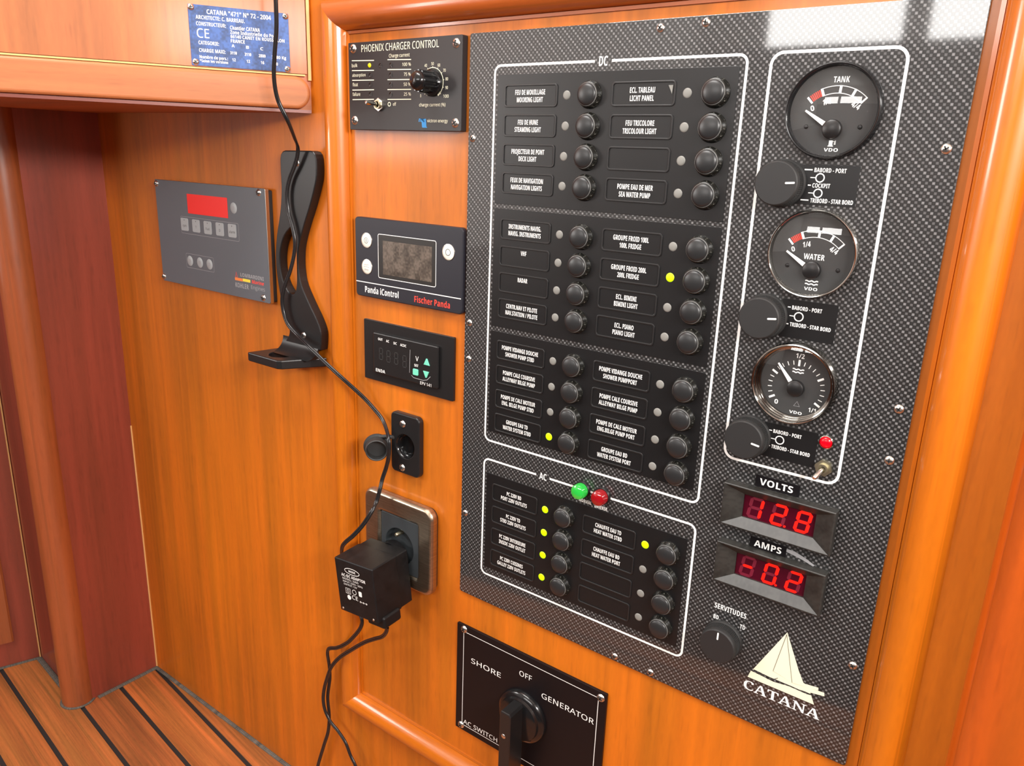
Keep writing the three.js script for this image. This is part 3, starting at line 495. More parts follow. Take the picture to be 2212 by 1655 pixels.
// ---------------------------------------------------------------- battery charger control panel
{
  const Z = 4.5, c = thing('charger_control_panel', 'black charger control panel with pointed knob and metal toggle, above the display panels', 'control panel', [-180.5, -28.5, -3]);
  const a = P(752, 92, Z), b = P(999, 75, Z), d = P(999, 284, Z), x0 = a[0], x1 = b[0], ya = (a[1] + b[1]) / 2, yb = d[1], cx = (x0 + x1) / 2, cy = (ya + yb) / 2;
  part(c, 'faceplate', plate(x1 - x0, ya - yb, Z + 3, 1, 0.4), M.charger, [cx, cy, -3]);
  const q = (zx, zy) => [700 + zx / 5.517, zy / 5.517], p = (zx, zy) => P(...q(zx, zy), Z);
  const tx = (s, x0z, y0z, x1z, y1z, h, o) => textPx(s, q(x0z, y0z), q(x1z, y1z), h, Z, o), rule = (x0z, y0z, x1z, y1z) => ribbon([p(x0z, y0z), p(x1z, y1z)], 0.8);
  const R = { font: fontReg }, g = [tx('PHOENIX CHARGER CONTROL', 445, 570, 1370, 525, 6.2, R), tx('Charge current', 775, 662, 1020, 655, 3, R), tx('bulk', 332, 782, 398, 780, 3, R), tx('absorption', 338, 897, 495, 893, 2.7, R), tx('float', 342, 1010, 405, 1008, 3, R), tx('failure', 342, 1125, 432, 1122, 3, R),
    tx('100 %', 932, 768, 1035, 764, 2.8, R), tx('75 %', 952, 886, 1033, 883, 2.8, R), tx('50 %', 950, 1004, 1033, 1003, 2.8, R), tx('25 %', 952, 1122, 1035, 1120, 2.8, R), tx('off', 822, 1242, 860, 1240, 2.8, R), tx('charge current (%)', 1135, 1246, 1447, 1250, 2.8, R), tx('victron energy', 1230, 1440, 1475, 1438, 2.8, R),
    ...[['40', 1213, 780], ['50', 1294, 758], ['60', 1370, 776], ['70', 1435, 838], ['80', 1464, 940], ['90', 1462, 1044], ['30', 1148, 850], ['0', 1153, 1142]].map(([s, x, y]) => { const [X, Y] = p(x, y); return text(s, { h: 2.5, sx: 0.85, x: X, y: Y, ...R }); }), tx('100', 1422, 1146, 1485, 1146, 2.6, R)];
  for (const y of [720, 838, 954, 1070, 1184]) g.push(rule(332 + (y - 720) * 0.02, y + 4, 596, y)); for (const y of [712, 830, 950, 1068, 1186]) g.push(rule(757, y, 1038, y - 3));
  const K = p(1295, 985);
  g.push(ribbon(Array.from({ length: 33 }, (_, i) => { const t = (-135 + 270 * i / 32) * RAD; return [K[0] + 12.6 * Math.sin(t), K[1] + 12.6 * Math.cos(t)]; }), 0.6));
  for (let i = 0; i <= 10; i++) { const t = (-135 + 27 * i) * RAD; g.push(ribbon([[K[0] + 12.6 * Math.sin(t), K[1] + 12.6 * Math.cos(t)], [K[0] + 13.8 * Math.sin(t), K[1] + 13.8 * Math.cos(t)]], 0.5)); }
  g.push(ribbon(Array.from({ length: 20 }, (_, i) => [p(778, 1242)[0], p(778, 1242)[1]].map((v, k) => v + 1.7 * (k ? Math.sin(i * Math.PI / 10) : Math.cos(i * Math.PI / 10)))), 0.7, true));
  for (const e of [-1, 1]) g.push(ribbon([0, 1].map((i) => { const t = e * (150 - i * 20) * RAD; return [K[0] + 12.4 * Math.sin(t), K[1] + 12.4 * Math.cos(t)]; }), e > 0 ? 1.8 : 1));
  lay(c, 'panel_lettering', g, M.cream, Z + 0.12);
  const B = p(1180, 1468), bl = []; for (let i = 0; i < 5; i++) bl.push(ribbon([[B[0] - 5 + i * 1.5, B[1] + 1.2], [B[0] - 4.6 + i * 1.5, B[1] + 3.6], [B[0] - 1.6 + i * 1.2, B[1] + 3.6], [B[0] - 0.6 + i * 1.1, B[1] - 3.6], [B[0] + 1 + i * 1, B[1] - 3.6]], 0.75));
  lay(c, 'blue_mark', bl, M.bluePrint, Z + 0.14);
  const hole = lathe([[2.2, 0.3], [1.7, 0.35], [1.2, -0.2], [0, 0.2]], 18);
  [[543, 778, 1], [672, 780], [552, 898], [553, 1010], [555, 1122], [797, 776], [796, 892], [796, 1010], [796, 1125]].forEach(([x, y, on]) => { const [X, Y] = p(x, y); part(c, 'indicator_lamp', on ? lathe([[0, 1.4], [1.3, 1.1], [2, 0.2], [2, 0]], 20) : hole, on ? M.ledYellow : M.gloss, [X, Y, Z], on ? 'lit yellow indicator lamp' : undefined); });
  for (const [x, y] of [[347, 580], [1575, 512], [368, 1435], [1563, 1465]]) screw(c, ...p(x, y), Z, 4.2);
  const k = sub(c, 'control_knob', [K[0], K[1], Z]), flutes = []; for (let i = 0; i < 12; i++) { const f = new THREE.CylinderGeometry(1.1, 1.25, 15, 8).toNonIndexed(); f.rotateX(Math.PI / 2); f.translate(8.3, 0, 11); f.rotateZ(i / 6 * Math.PI); flutes.push(f); }
  part(k, 'knob_body', strip([lathe([[11.8, 0], [11.8, 2], [11, 3.4], [8.6, 4]], 36), lathe([[9, 3], [8.4, 19], [7.6, 21.6], [6, 23.2], [0, 24]], 36), ...flutes]), M.gloss, [K[0], K[1], Z]);
  part(k, 'pointer_line', box(7, 0.9, 0.5, 8.2, 0, 3.6), M.print, [K[0], K[1], Z]);
  const [tX, tY] = p(668, 1248), t = sub(c, 'toggle_switch', [tX, tY, Z]), hex = new THREE.CylinderGeometry(6, 6, 2.6, 6).toNonIndexed(); hex.rotateX(Math.PI / 2); hex.translate(0, 0, 1.3);
  part(t, 'hex_nut', hex, M.steel, [tX, tY, Z]); part(t, 'bushing', lathe([[4, 2.4], [4, 4.6], [3, 4.6], [2.6, 2.6], [0, 2.6]], 24), M.brass, [tX, tY, Z]);
  const lv = lathe([[0, 18.5], [1.6, 18], [2.1, 16.6], [1.5, 3], [1.5, 1]], 18); lv.rotateX(-0.05); part(t, 'lever', lv, M.chrome, [tX, tY, Z]);
}

// ---------------------------------------------------------------- generator display panel
{
  const Z = 3, a = P(766, 467, Z), b = P(1001, 493, Z), d = P(997, 677, Z), e = P(770, 640, Z), c = thing('generator_display_panel', 'dark panel with blank brown screen and three round white keys', 'control panel', [(a[0] + b[0]) / 2, (d[1] + e[1]) / 2, -3]);
  const x0 = (a[0] + e[0]) / 2, x1 = (b[0] + d[0]) / 2, y1 = (a[1] + b[1]) / 2, y0 = (d[1] + e[1]) / 2;
  part(c, 'faceplate', plate(x1 - x0, y1 - y0, Z + 3, 4, 0.9), M.navy, [(x0 + x1) / 2, (y0 + y1) / 2, -3]);
  const q = (zx, zy) => [720 + zx / 6.365, 420 + zy / 6.365], p = (zx, zy) => P(...q(zx, zy), Z);
  const A = p(612, 530), Bq = p(1412, 1285), sx = (A[0] + Bq[0]) / 2, sy = (p(612, 535)[1] + p(1410, 640)[1]) / 4 + (p(1408, 1282)[1] + p(620, 1145)[1]) / 4, sw = Bq[0] - A[0], sh = (p(612, 535)[1] + p(1410, 640)[1]) / 2 - (p(1408, 1282)[1] + p(620, 1145)[1]) / 2;
  const s = rrShape(sw, sh, 2.2); s.holes.push(rrShape(sw - 1.3, sh - 1.3, 1.6, 0, 0, THREE.Path)); part(c, 'screen_outline', flat(s), M.print, [sx, sy, Z + 0.12]);
  part(c, 'screen_surround', plate(sw - 1.6, sh - 1.6, 0.2, 1.5, 0.05), M.lcdFrame, [sx, sy, Z]); part(c, 'screen', grain(plate(sw * 0.84, sh * 0.76, 0.2, 0.6, 0.05)), M.lcd, [sx + 0.8, sy - 1, Z + 0.1]);
  const key = lathe([[0, 0.9], [6, 0.8], [6.9, 0.4], [7.2, 0]], 36), rimG = lathe([[7.2, 0], [7.3, 0.5], [7.7, 0.4], [7.8, 0]], 36), ringL = (x, y, r, w) => ribbon(Array.from({ length: 28 }, (_, i) => [x + r * Math.cos(i / 14 * Math.PI), y + r * Math.sin(i / 14 * Math.PI)]), w, true);
  [[460, 632, 'i'], [465, 995, 's'], [1585, 796, 'o']].forEach(([zx, zy, t]) => {
    const [X, Y] = p(zx, zy), k = part(c, 'round_key', key, M.whiteKey, [X, Y, Z]); part(k, 'key_rim', rimG, M.steel, [X, Y, Z]);
    const g = t === 'i' ? [ringL(0, 0, 2.7, 0.4), ribbon([[0, 1.7], [0, -1.7]], 0.6)] : t === 'o' ? [ringL(0, 0, 2.9, 0.55)] : [text('start', { h: 2, w: 6.6, y: 2.4, font: fontReg }), text('stop', { h: 2, w: 6, y: -2.6, font: fontReg }), ribbon([[-4, 0], [4, 0]], 0.35)];
    part(k, 'key_mark', strip(g), t === 's' ? M.grayPrint : M.darkPrint, [X, Y, Z + 1]);
  });
  const l0 = p(318, 1178), l1 = p(1756, 1445), ly = (l0[1] + l1[1]) / 2; lay(c, 'panel_lettering', [ribbon([[l0[0], ly], [l1[0], ly]], 0.9), textPx('Panda iControl', q(438, 1300), q(898, 1385), 6.4, Z, { slant: 0 })], M.print, Z + 0.12);
  lay(c, 'red_lettering', textPx('Fischer Panda', q(1115, 1440), q(1605, 1525), 6, Z), M.redPrint, Z + 0.12);
}

// ---------------------------------------------------------------- voltage meter panel
{
  const Z = 0, a = P(786, 685, Z), b = P(982, 733, Z), d = P(978, 871, Z), e = P(788, 812, Z), x0 = (a[0] + e[0]) / 2, x1 = (b[0] + d[0]) / 2, y1 = (a[1] + b[1]) / 2, y0 = (d[1] + e[1]) / 2;
  const c = thing('voltage_meter', 'black meter panel with three mint green keys and a dark display', 'meter', [(x0 + x1) / 2, y0, -3]);
  part(c, 'backplate', plate(x1 - x0, y1 - y0, 3, 1.2, 0.3), M.black, [(x0 + x1) / 2, (y0 + y1) / 2, -3]);
  const q = (zx, zy) => [740 + zx / 6.897, 660 + zy / 6.897], p = (zx, zy) => P(...q(zx, zy), 3.2);
  const f0 = p(450, 380), f1 = p(1420, 635), f2 = p(1400, 1250), cx = (f0[0] + f1[0]) / 2, top = (f0[1] + f1[1]) / 2, h = (f1[1] - f2[1]) * 1.02;
  part(c, 'meter_case', ext(rrShape(f1[0] - f0[0], h, 1.5), 3.2, 1, 5), M.black, [cx, top - h / 2, 0]);
  lay(c, 'panel_lettering', [textPx('OUT', q(530, 495), q(596, 512), 2.6, 3.2), textPx('AC', q(650, 525), q(694, 538), 2.6, 3.2), textPx('DC', q(762, 560), q(808, 570), 2.6, 3.2), textPx('ACDC', q(860, 585), q(950, 605), 2.6, 3.2), textPx('ENDA', q(498, 955), q(635, 990), 3.4, 3.2), textPx('EPV 141', q(1158, 1150), q(1322, 1195), 3.2, 3.2, { font: fontReg }), textPx('V', q(1088, 790), q(1134, 798), 5, 3.2, { font: fontReg }), textPx('SET', q(1070, 888), q(1130, 900), 2.6, 3.2)], M.print, 3.35);
  const gl = []; for (const [x, y] of [[575, 720], [685, 760], [800, 790], [925, 835]]) { const [X, Y] = p(x, y); for (const [u, v, w, t] of [[0, 6, 4, 0.8], [0, 0, 4, 0.8], [0, -6, 4, 0.8], [-2.4, 3, 0.8, 5], [2.4, 3, 0.8, 5], [-2.4, -3, 0.8, 5], [2.4, -3, 0.8, 5]]) gl.push(flat(rrShape(w, t, 0.2, X + u, Y + v))); }
  lay(c, 'blank_digits', gl, new THREE.MeshStandardMaterial({ name: 'unlit digit', color: lin(0.03, 0.03, 0.03), roughness: 0.5 }), 3.35);
  const k1 = p(1258, 845), k2 = p(1093, 992), k3 = p(1250, 1025), tri = (f) => ext(poly([[-3.9, -3 * f], [3.9, -3 * f], [0.6, 3.6 * f], [-0.6, 3.6 * f]]), 1.2, 0.4);
  part(c, 'mint_key', tri(1), M.teal, [k1[0], k1[1], 3.1], 'mint green up arrow key'); part(c, 'mint_key', plate(7.2, 6.6, 1.2, 1.2, 0.4), M.teal, [k2[0], k2[1], 3.1], 'mint green square key'); part(c, 'mint_key', tri(-1), M.teal, [k3[0], k3[1], 3.1], 'mint green down arrow key');
  lay(c, 'key_outline', [ribbon([p(1008, 660), p(1000, 1000)], 0.5), ribbon([p(1028, 1040), p(1060, 1075), p(1200, 1115), p(1260, 1110), p(1310, 1060)], 0.6)], M.grayPrint, 3.35);
}

// ---------------------------------------------------------------- engine monitor panel on the left
{
  const Z = 7, a = P(333, 388, Z), b = P(574, 406, Z), d = P(582, 654, Z), e = P(354, 608, Z), x0 = (a[0] + e[0]) / 2, x1 = (b[0] + d[0]) / 2, y1 = (a[1] + b[1]) / 2, y0 = (d[1] + e[1]) / 2, cx = (x0 + x1) / 2, cy = (y0 + y1) / 2;
  const c = thing('engine_monitor_panel', 'grey monitor panel with red display and small grey keys, left of the black holder', 'control panel', [cx, y0, -3]);
  part(c, 'gasket', plate(x1 - x0 - 3, y1 - y0 - 3, 5, 2, 0.3), M.rubber, [cx + 1, cy - 0.5, -3]);
  part(c, 'metal_plate', plate(x1 - x0, y1 - y0, 4.8, 2, 0.4), M.steel, [cx, cy, 2]); part(c, 'membrane', plate(x1 - x0 - 0.8, y1 - y0 - 0.8, 0.4, 2, 0.1), M.grayPanel, [cx, cy, 6.7]);
  const q = (zx, zy) => [300 + zx / 5.171, 360 + zy / 5.171], p = (zx, zy) => P(...q(zx, zy), Z), z = 7.1;
  const r0 = p(540, 305), r1 = p(985, 345), r2 = p(997, 572), r3 = p(552, 525); const dw = (r1[0] + r2[0] - r0[0] - r3[0]) / 2, dh = (r0[1] + r1[1] - r2[1] - r3[1]) / 2;
  part(c, 'red_display', plate(dw, dh, 0.5, 0.6, 0.1), M.redScreen, [(r0[0] + r1[0] + r2[0] + r3[0]) / 4, (r0[1] + r1[1] + r2[1] + r3[1]) / 4, z], 'plain red display window');
  const kg = plate(16, 15.5, 0.5, 2, 0.15);
  [[515, 645, 'rpm'], [642, 663, 'T'], [772, 683, 'Fuel'], [907, 700, 'D'], [1045, 717, 'alarm']].forEach(([x, y, t]) => { const [X, Y] = p(x, y), k = part(c, 'membrane_key', kg, M.key, [X, Y, z]); part(k, 'key_mark', strip([text(t, { h: 3, sx: 1.1, y: -1.4, font: fontReg }), flat(circ(0.7, 0, 0, THREE.Shape)).translate(0, 5.4, 0)]), M.darkPrint, [X, Y, z + 0.55]); });
  const kr = lathe([[0, 0.5], [5.6, 0.45], [6.4, 0]], 28), dot = flat(circ(2.6, 0, 0, THREE.Shape));
  [[1058, 463, 6], [573, 1052, 4.8], [683, 1072, 4.8], [790, 1092, 4.8]].forEach(([x, y, r]) => { const [X, Y] = p(x, y), k = part(c, 'round_key', kr, M.key, [X, Y, z]); part(k, 'key_mark', dot, M.grayPrint, [X, Y, z + 0.55]); });
  const o1 = p(783, 690), o2 = p(683, 1072), fr = (w, h, x, y) => { const s = rrShape(w, h, 2); s.holes.push(rrShape(w - 0.8, h - 0.8, 1.7, 0, 0, THREE.Path)); const g = flat(s); g.translate(x, y, 0); return g; };
  lay(c, 'key_outline', [fr(121, 21, o1[0], o1[1]), fr(60, 18, o2[0], o2[1])], M.grayPrint, z + 0.05);
  const tl = p(1090, 1205); lay(c, 'grey_lettering', [textPx('LOMBARDINI', q(1135, 1212), q(1395, 1250), 4.4, Z), textPx('KOHLER', q(1080, 1318), q(1228, 1345), 5.6, Z), textPx('Engines', q(1255, 1345), q(1408, 1375), 4.4, Z, { font: fontReg })], M.grayPrint, z + 0.06);
  lay(c, 'red_lettering', [textPx('Marine', q(1265, 1290), q(1398, 1306), 4.2, Z, { slant: 0.2 }), ribbon([[tl[0] - 2, tl[1] - 3], [tl[0] + 2, tl[1] - 3], [tl[0], tl[1] + 3]], 0.8, true)], M.redPrint, z + 0.06);
  const bar = (x0z, x1z, y0z, y1z) => { const A = p(x0z, y0z), B = p(x1z, y1z), h = 3.4; return flat(rrShape(B[0] - A[0], h, 0.2, (A[0] + B[0]) / 2, (A[1] + B[1]) / 2)); };
  lay(c, 'orange_bar', bar(1075, 1160, 1253, 1265), M.orangePrint, z + 0.06); lay(c, 'yellow_bar', bar(1162, 1246, 1266, 1280), M.yellowPrint, z + 0.06);
  for (const [x, y] of [[195, 188], [1337, 290], [283, 1225], [1392, 1465]]) screw(c, ...p(x, y), z, 4);
}

// ---------------------------------------------------------------- black handset holder
{
  const c = thing('handset_holder', 'black plastic wall holder with waisted back and ring shelf', 'holder', [-338, -282, -3]);
  const q = (zx, zy, z = 8) => P(500 + zx / 3.064, 300 + zy / 3.064, z);
  const right = [[558, 130], [562, 200], [556, 290], [520, 440], [480, 570], [447, 700], [440, 790], [444, 880], [462, 970], [515, 1095], [560, 1190], [588, 1270], [592, 1330], [588, 1400]].map((v) => V2(...q(...v)));
  const left = [[330, 1385], [352, 1345], [378, 1300], [382, 1260], [368, 1215], [345, 1150], [328, 1075], [312, 985], [296, 870], [291, 760], [298, 640], [312, 545], [324, 450], [329, 330], [323, 200], [321, 130]].map((v) => V2(...q(...v)));
  const s = new THREE.Shape(), t0 = q(352, 76), t1 = q(520, 78); s.moveTo(...t0); s.lineTo(...t1); s.quadraticCurveTo(...q(552, 80), right[0].x, right[0].y); s.splineThru(right.slice(1)); s.lineTo(left[0].x, left[0].y); s.splineThru(left.slice(1)); s.quadraticCurveTo(...q(324, 78), ...t0);
  const hole = new THREE.Path(), hp = [[388, 590], [350, 640], [325, 720], [318, 800], [325, 880], [348, 960], [388, 1024], [418, 1020], [430, 960], [430, 860], [428, 780], [425, 700], [412, 620]].map((v) => V2(...q(...v))); hole.moveTo(hp[0].x, hp[0].y); hole.splineThru([...hp.slice(1), hp[0]]); s.holes.push(hole);
  part(c, 'back_plate', ext(s, 11, 1.2, 3, 3), M.black, [0, 0, -3]);
  const shelf = poly([[-384, -44], [-381, -45], [-331, -45], [-326, -42], [-302, 0], [-371, 0], [-377, -8]]); shelf.holes.push(circ(14.5, -350, -23));
  const sg = ext(shelf, 10, 1.2, 20, 2); sg.rotateX(-Math.PI / 2); part(c, 'ring_shelf', sg, M.black, [0, -282, 0]);
  const cove = new THREE.Shape(); cove.moveTo(0, 0); cove.lineTo(-17, 0); cove.absarc(-17, 17, 17, -Math.PI / 2, 0, false); cove.lineTo(0, 0);
  const cg = new THREE.ExtrudeGeometry(cove, { depth: 62, bevelEnabled: false, curveSegments: 10 }); cg.rotateY(Math.PI / 2); part(c, 'cove', toCreasedNormals(cg, 0.5), M.black, [-368, -272.4, 7]);
  for (const [x, y] of [[-329.4, -63.4], [-329.8, -249.3]]) screw(c, x, y, 8, 3.6);
}

// ---------------------------------------------------------------- 12 volt socket with its hanging cap
{
  const a = P(844, 888, 4), b = P(906, 904, 4), d = P(904, 1034, 4), x0 = a[0], x1 = b[0], y1 = (a[1] + b[1]) / 2, h = b[1] - d[1], cx = (x0 + x1) / 2, cy = y1 - h / 2;
  const c = thing('power_socket', 'black twelve volt socket plate with its rubber cap hanging open', 'socket', [cx, y1 - h, -3]);
  const H = P(878, 966, 4), s = rrShape(x1 - x0, h, 6, cx, cy); s.holes.push(circ(12.6, cx, H[1]));
  part(c, 'socket_plate', ext(s, 7.2, 1.6, 20, 3), M.black, [0, 0, -3]);
  part(c, 'socket_barrel', lathe([[12.6, 4], [11.6, 3], [11.4, 1], [10.4, 0.4], [10.2, -2.4], [0, -2.6]], 40), M.gloss, [cx, H[1], 0]);
  screw(c, ...P(870, 916, 4), 4.3, 4); screw(c, ...P(869, 1010, 4), 4.3, 4);
  const capP = P(822, 967, 13), cap = lathe([[0, 0], [14.2, 0], [14.6, 1], [14.2, 2.4], [12.2, 3], [11.8, 13], [11, 13.6], [10.2, 13], [10, 4], [0, 4]], 40);
  const m = part(c, 'rubber_cap', cap, M.rubber, [capP[0] - 6, capP[1], 12]); m.rotation.set(0.05, 0.75, 0);
  part(c, 'cap_strap', new THREE.TubeGeometry(new THREE.CatmullRomCurve3([[capP[0] - 4, capP[1] + 11, 12], [capP[0] + 8, capP[1] + 13, 8], [x0 + 4, capP[1] + 10, 1]].map((v) => new THREE.Vector3(...v))), 14, 2.2, 8), M.rubber, [0, 0, 0]);
}

// ---------------------------------------------------------------- mains outlet and plug-in adaptor
{
  const cx = -184, cy = -455, w = 102, c = thing('wall_outlet', 'brushed metal framed mains outlet behind the black adaptor', 'outlet', [cx, cy - w / 2, -3]);
  const s = rrShape(w, w, 12, 0, 0); s.holes.push(rrShape(56, 64, 2, 2, -3, THREE.Path));
  part(c, 'metal_frame', grain(ext(s, 11, 4.2, 8, 5)), M.brushed, [cx, cy, -1.5]); part(c, 'frame_base', plate(w - 5, w - 5, 2, 10, 0.4), M.black, [cx, cy, -3]);
  const i = rrShape(56, 64, 2, 2, -3); i.holes.push(circ(21, 1.5, -6));
  part(c, 'socket_insert', ext(i, 8.5, 0.8, 24), M.insert, [cx, cy, -1]); part(c, 'socket_well', lathe([[21, 7], [20.6, 1], [20, 0], [0, 0]], 48), M.insert, [cx + 1.5, cy - 6, -0.5]);
  part(c, 'earth_pin', lathe([[0, 11], [1.6, 10.6], [2.4, 9], [2.4, 0]], 20), M.brass, [cx - 1, cy + 8, -0.4]);
}
{
  const c = thing('power_adaptor', 'black plug-in power adaptor with white printed label', 'adaptor', [-180, -520, 12]);
  const b = sub(c, 'case', [-189, -488, 12]);
  const front = new RoundedBoxGeometry(57, 63, 36, 3, 1.6); front.translate(0, 0, 36); const rear = new RoundedBoxGeometry(55.6, 61.6, 20, 2, 1.4); rear.translate(0, 0, 11);
  part(b, 'case_front', grain(front), M.adapter, [-189, -488, 12]); part(b, 'case_rear', grain(rear), M.adapter, [-189, -488, 12]);
  const plug = lathe([[17, -8], [18, -6], [18, 3]], 40); part(b, 'plug_collar', plug, M.adapter, [-187, -474, 12]);
  const foot = new RoundedBoxGeometry(26, 14, 26, 2, 3); part(b, 'cable_outlet', foot, M.adapter, [-171, -522, 47]);
  const L = [text('AC-DC ADAPTOR', { h: 3.4, w: 36, x: 0, y: 12 }), text('MODEL: 3300', { h: 2.2, w: 24, x: -5, y: 8, font: fontReg }), text('INPUT: 230V~ 50Hz', { h: 2, w: 30, x: -2, y: 4.6, font: fontReg }), text('OUTPUT: 12V', { h: 2, w: 20, x: -6, y: 1.4, font: fontReg }), text('CE', { h: 4.6, w: 9, x: -1, y: -11.6, font: fontReg }),
    ribbon(Array.from({ length: 26 }, (_, i) => [-1 + 11 * Math.cos(i / 13 * Math.PI), 18.6 + 3.4 * Math.sin(i / 13 * Math.PI)]), 0.7, true), text('MODE', { h: 2.4, w: 10, x: -1, y: 18.6 }), ribbon([[-14, -3], [-7, -3], [-7, -9], [-14, -9]], 0.6, true), ribbon([[-12, -4.6], [-9, -4.6], [-9, -7.4], [-12, -7.4]], 0.6, true),
    ribbon(Array.from({ length: 16 }, (_, i) => [-1 + 2.8 * Math.cos(i / 8 * Math.PI), -5 + 2.8 * Math.sin(i / 8 * Math.PI)]), 0.6, true), flat(rrShape(4.6, 6, 1, 8, -4.6)), flat(circ(2.8, -10, -13.4, THREE.Shape)), text('o-e-o', { h: 2.4, w: 11, x: 11.5, y: -13.6 })];
  const q = strip(L); q.translate(-1.5, 2, 0); part(b, 'label_lettering', q, M.print, [-189, -488, 66.2]);
  for (const [x, y] of [[-24, -28], [22, -28]]) part(b, 'corner_bolt', lathe([[0, 0.5], [1.2, 0.3], [1.4, 0]], 14), M.steel, [-189 + x, -488 + y, 66]);
  b.rotation.set(0.04, 0.02, 0.085);
}

// ---------------------------------------------------------------- shore / generator changeover switch
{
  const x0 = -104, x1 = 79, y1 = -525.8, y0 = -657.8, cx = (x0 + x1) / 2, cy = (y0 + y1) / 2, c = thing('changeover_switch', 'black engraved changeover switch plate with a large rotary handle', 'switch', [cx, y0, -3]);
  part(c, 'switch_plate', plate(x1 - x0, y1 - y0, 3, 0.8, 0.35), M.plateBlack, [cx, cy, -3]);
  const s = rrShape(x1 - x0 - 17, y1 - y0 - 14, 0.4); s.holes.push(rrShape(x1 - x0 - 18.4, y1 - y0 - 15.4, 0.3, 0, 0, THREE.Path)); part(c, 'engraved_border', flat(s), M.print, [cx + 0.5, cy, 0.1]);
  lay(c, 'engraved_lettering', [textPx('SHORE', [1018, 1428], [1082, 1458], 6, 0, { font: fontReg }), textPx('OFF', [1122, 1456], [1149, 1464], 6, 0, { font: fontReg }), textPx('GENERATOR', [1170, 1503], [1283, 1559], 6, 0, { font: fontReg }), textPx('AC SWITCH', [1001, 1557], [1074, 1600], 5.4, 0, { font: fontReg, y: -645.5 })], M.print, 0.12);
  for (const [x, y] of [[-94.5, -530.5], [73, -532], [-96, -652], [73, -652]]) screw(c, x, y, 0.1, 4.2);
  const hx = -14.5, hy = -597, k = sub(c, 'rotary_handle', [hx, hy, 0]);
  part(k, 'handle_base', lathe([[29, 0], [29, 3], [27.4, 5], [24, 6.4], [23, 9], [21, 10], [0, 10]], 56), M.gloss, [hx, hy, 0]);
  const grip = ext(poly([[-6.6, -76], [6.6, -76], [6.6, 19], [5, 22], [-5, 22], [-6.6, 19]]), 23, 1.2, 4, 2); part(k, 'handle_grip', grip, M.black, [hx, hy, 8]);
  part(k, 'grip_screw', lathe([[0, 0.6], [2, 0.5], [2.6, 0]], 20), M.steel, [hx - 1, hy - 6, 31]);
}

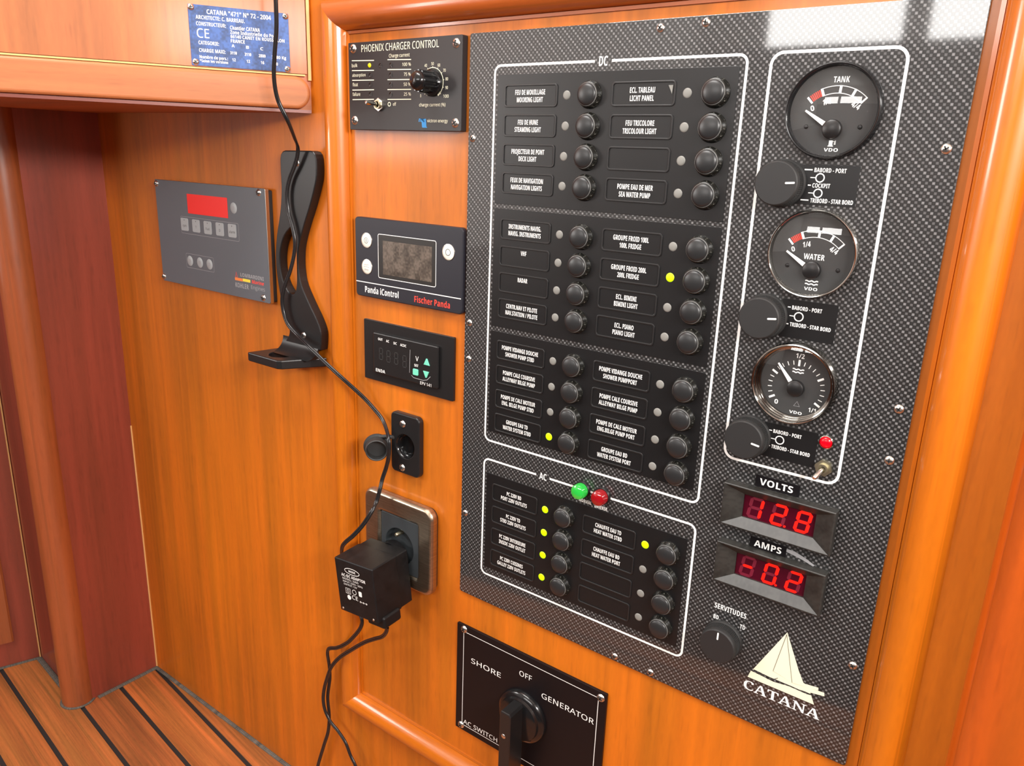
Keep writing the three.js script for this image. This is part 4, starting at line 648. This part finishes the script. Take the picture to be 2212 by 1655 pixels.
// ---------------------------------------------------------------- overhead locker with the builder's plate
{
  const c = thing('overhead_locker', 'varnished overhead locker, glare haze in its pale colour, with a rounded bottom rail', 'locker', [-500, UNDER, 150]), th = 60 * RAD, O = [-316, UNDER, -3];
  const bodyG = planPrism([[-316, -3], [-566, 430], [-1044, 430], [-930, 109], [-930, -3]], 0, CEIL_Y - UNDER); part(c, 'carcass', grain(bodyG, 'x', 0.2), M.locker, [0, UNDER, 0]);
  const onFace = (name, geo, mat, x, y, z, label) => { const m = part(c, name, geo, mat, [O[0] + x * Math.cos(th) + z * Math.sin(th), y, O[2] - x * Math.sin(th) + z * Math.cos(th)], label); m.rotation.y = th; return m; };
  onFace('front_panel', grain(box(492, 600, 4, -250, 300, 2), 'y', 0.4), M.locker, 0, 24, 0);
  const rail = ext(rrShape(492, 31, 15, 0, 0), 9, 3.4, 12, 4); onFace('bottom_rail', grain(rail, 'x', 0.1), wood('locker rail', [0.74, 0.26, 0.085], 0.6, 0.12), -248, 5.6, 0);
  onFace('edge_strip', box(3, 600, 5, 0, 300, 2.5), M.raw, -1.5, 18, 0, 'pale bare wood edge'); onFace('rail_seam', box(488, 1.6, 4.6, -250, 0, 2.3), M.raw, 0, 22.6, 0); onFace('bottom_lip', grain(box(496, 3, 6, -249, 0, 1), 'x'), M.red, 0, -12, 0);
  // builder's plate
  const pw = 92, ph = 54, bx = -66.5, by = 51.6, at = [O[0] + bx * Math.cos(th) + 4 * Math.sin(th), by, O[2] - bx * Math.sin(th) + 4 * Math.cos(th)];
  const p = thing('builder_plate', 'blue metal builder plate with white lettering screwed to the locker', 'plate', [at[0], by - ph / 2, at[2]]); p.rotation.y = th; origin.set(p, [0, -ph / 2, 0]);
  part(p, 'metal_plate', grain(plate(pw, ph, 1, 1, 0.2)), M.bluePlate, [0, 0, 0.1]);
  const t = (s, u0, u1, v, h, o = {}) => text(s, { h: h * ph, w: (u1 - u0) * pw, x: ((u0 + u1) / 2 - 0.5) * pw, y: (0.5 - v) * ph, ...o }), r = (s, u, v, w = 0.05, h = 0.05) => t(s, u - w / 2, u + w / 2, v, h);
  lay(p, 'plate_lettering', [t('CATANA "471" N° 72 - 2004', 0.18, 0.82, 0.1, 0.075), t('ARCHITECTE: C. BARREAU.', 0.07, 0.55, 0.2, 0.062), t('CONSTRUCTEUR:', 0.07, 0.36, 0.305, 0.062), t('Chantier CATANA', 0.4, 0.7, 0.325, 0.062), t('Zone Industrielle du Port', 0.4, 0.87, 0.4, 0.058), t('66140 CANET EN ROUSSILLON', 0.4, 0.95, 0.47, 0.056), t('FRANCE', 0.4, 0.54, 0.545, 0.056), t('CE', 0.07, 0.19, 0.46, 0.15, { font: fontReg }), t('CATEGORIE:', 0.08, 0.28, 0.615, 0.06),
    r('A', 0.42, 0.625, 0.03), r('B', 0.565, 0.63, 0.03), r('C', 0.71, 0.635, 0.03), r('D', 0.85, 0.64, 0.03), t('CHARGE MAXI:', 0.08, 0.34, 0.74, 0.06), r('3110', 0.42, 0.745, 0.066), r('3110', 0.565, 0.75, 0.066), r('2880', 0.71, 0.755, 0.07), t('2480 Kg', 0.81, 0.96, 0.76, 0.05), t('Nombre de pers.:', 0.08, 0.36, 0.85, 0.052), t('*Selon les versions', 0.08, 0.36, 0.915, 0.046), r('12', 0.42, 0.86, 0.035), r('12', 0.565, 0.865, 0.035), r('16', 0.71, 0.87, 0.035), r('20', 0.85, 0.875, 0.04)], M.print, 1.2);
  for (const [x, y] of [[-0.47, 0.45], [0.47, 0.45], [-0.46, -0.44], [0.47, -0.45]]) screw(p, x * pw, y * ph, 1.2, 3);
}

// ---------------------------------------------------------------- flexes
function flex(name, pts, label, parent) {                    // flat twin flex: two cores side by side, through points [px, py, z]
  const v = pts.map(([px, py, z]) => { const [x, y] = P(px, py, z); return new THREE.Vector3(x, y, z); }), cv = new THREE.CatmullRomCurve3(v, false, 'centripetal'), n = pts.length * 8, raw = cv.getSpacedPoints(n), geos = [];
  for (const e of [-1, 1]) {
    const q = raw.map((p, i) => { const a = raw[Math.max(i - 1, 0)], b = raw[Math.min(i + 1, n)], t = b.clone().sub(a).normalize(), nrm = new THREE.Vector3(0, 0, 1).cross(t).normalize(); return p.clone().addScaledVector(nrm, e * 1.15); });
    geos.push(new THREE.TubeGeometry(new THREE.CatmullRomCurve3(q), n * 2, 1.35, 8));
  }
  const c = thing(name, label, 'cable', [v[0].x, SOLE, 0]); c.position.y = 0; origin.set(c, [v[0].x, SOLE, 0]);
  part(c, 'twin_flex', strip(geos), M.cable, [0, 0, 0]); return c;
}
{
  const B = (zx, zy, z) => [500 + zx / 3.064, 300 + zy / 3.064, z], S = (zx, zy, z) => [700 + zx / 6.13, 860 + zy / 6.13, z], A = (zx, zy, z) => [680 + zx / 4.597, 1040 + zy / 4.597, z], D = (zx, zy, z) => [620 + zx / 4.66, 1300 + zy / 4.66, z];
  flex('power_cable', [[593, -60, 60], [596, 10, 58], [597, 60, 56], [593, 120, 54], [592, 170, 52], [600, 215, 48], [622, 262, 40], [637, 300, 26], B(440, 60, 16), B(436, 110, 14), B(420, 170, 13), B(380, 280, 12), B(366, 370, 12), B(376, 480, 12), B(400, 570, 12), B(420, 680, 12), B(415, 760, 12), B(390, 870, 13), B(350, 980, 14), B(335, 1060, 14), B(345, 1150, 14), B(375, 1230, 14), B(430, 1290, 14), B(520, 1380, 20), B(620, 1480, 20), B(740, 1590, 16), S(530, 0, 6), S(650, 130, 4), S(770, 280, 4), S(830, 430, 10), S(855, 550, 17), S(862, 650, 18), S(850, 800, 16), S(820, 930, 12), S(770, 1080, 14), S(740, 1210, 18), S(690, 1380, 22), A(570, 290, 30), A(480, 430, 36), A(380, 540, 40), A(300, 610, 42), A(270, 660, 40), A(300, 900, 22), A(420, 1250, 20), A(470, 1390, 22), D(640, 385, 18), D(560, 440, 16), D(495, 465, 14), D(420, 475, 12), D(408, 520, 10), D(425, 640, 8), D(432, 760, 6), D(410, 960, 6), D(425, 1150, 6), D(415, 1300, 6), D(370, 1450, 6), D(310, 1655, 6), D(280, 1800, 6), D(270, 2050, 6)], 'long black twin cable hanging from above, over the holder and behind the adaptor');
  flex('adaptor_cable', [D(1008, 255, 36), D(1000, 300, 34), D(960, 350, 30), D(880, 375, 26), D(780, 410, 22), D(640, 490, 18), D(520, 570, 16), D(445, 660, 16), D(400, 780, 14), D(370, 900, 12), D(365, 1000, 12), D(385, 1100, 12), D(440, 1210, 12), D(520, 1310, 12), D(590, 1420, 12), D(640, 1550, 12), D(690, 1655, 12), D(740, 1850, 12), D(750, 2060, 12)], 'black twin cable looping down from the adaptor outlet');
}

scene.traverse((o) => { if (o.isMesh) { o.castShadow = true; o.receiveShadow = true; } });
renderer.render(scene, camera);
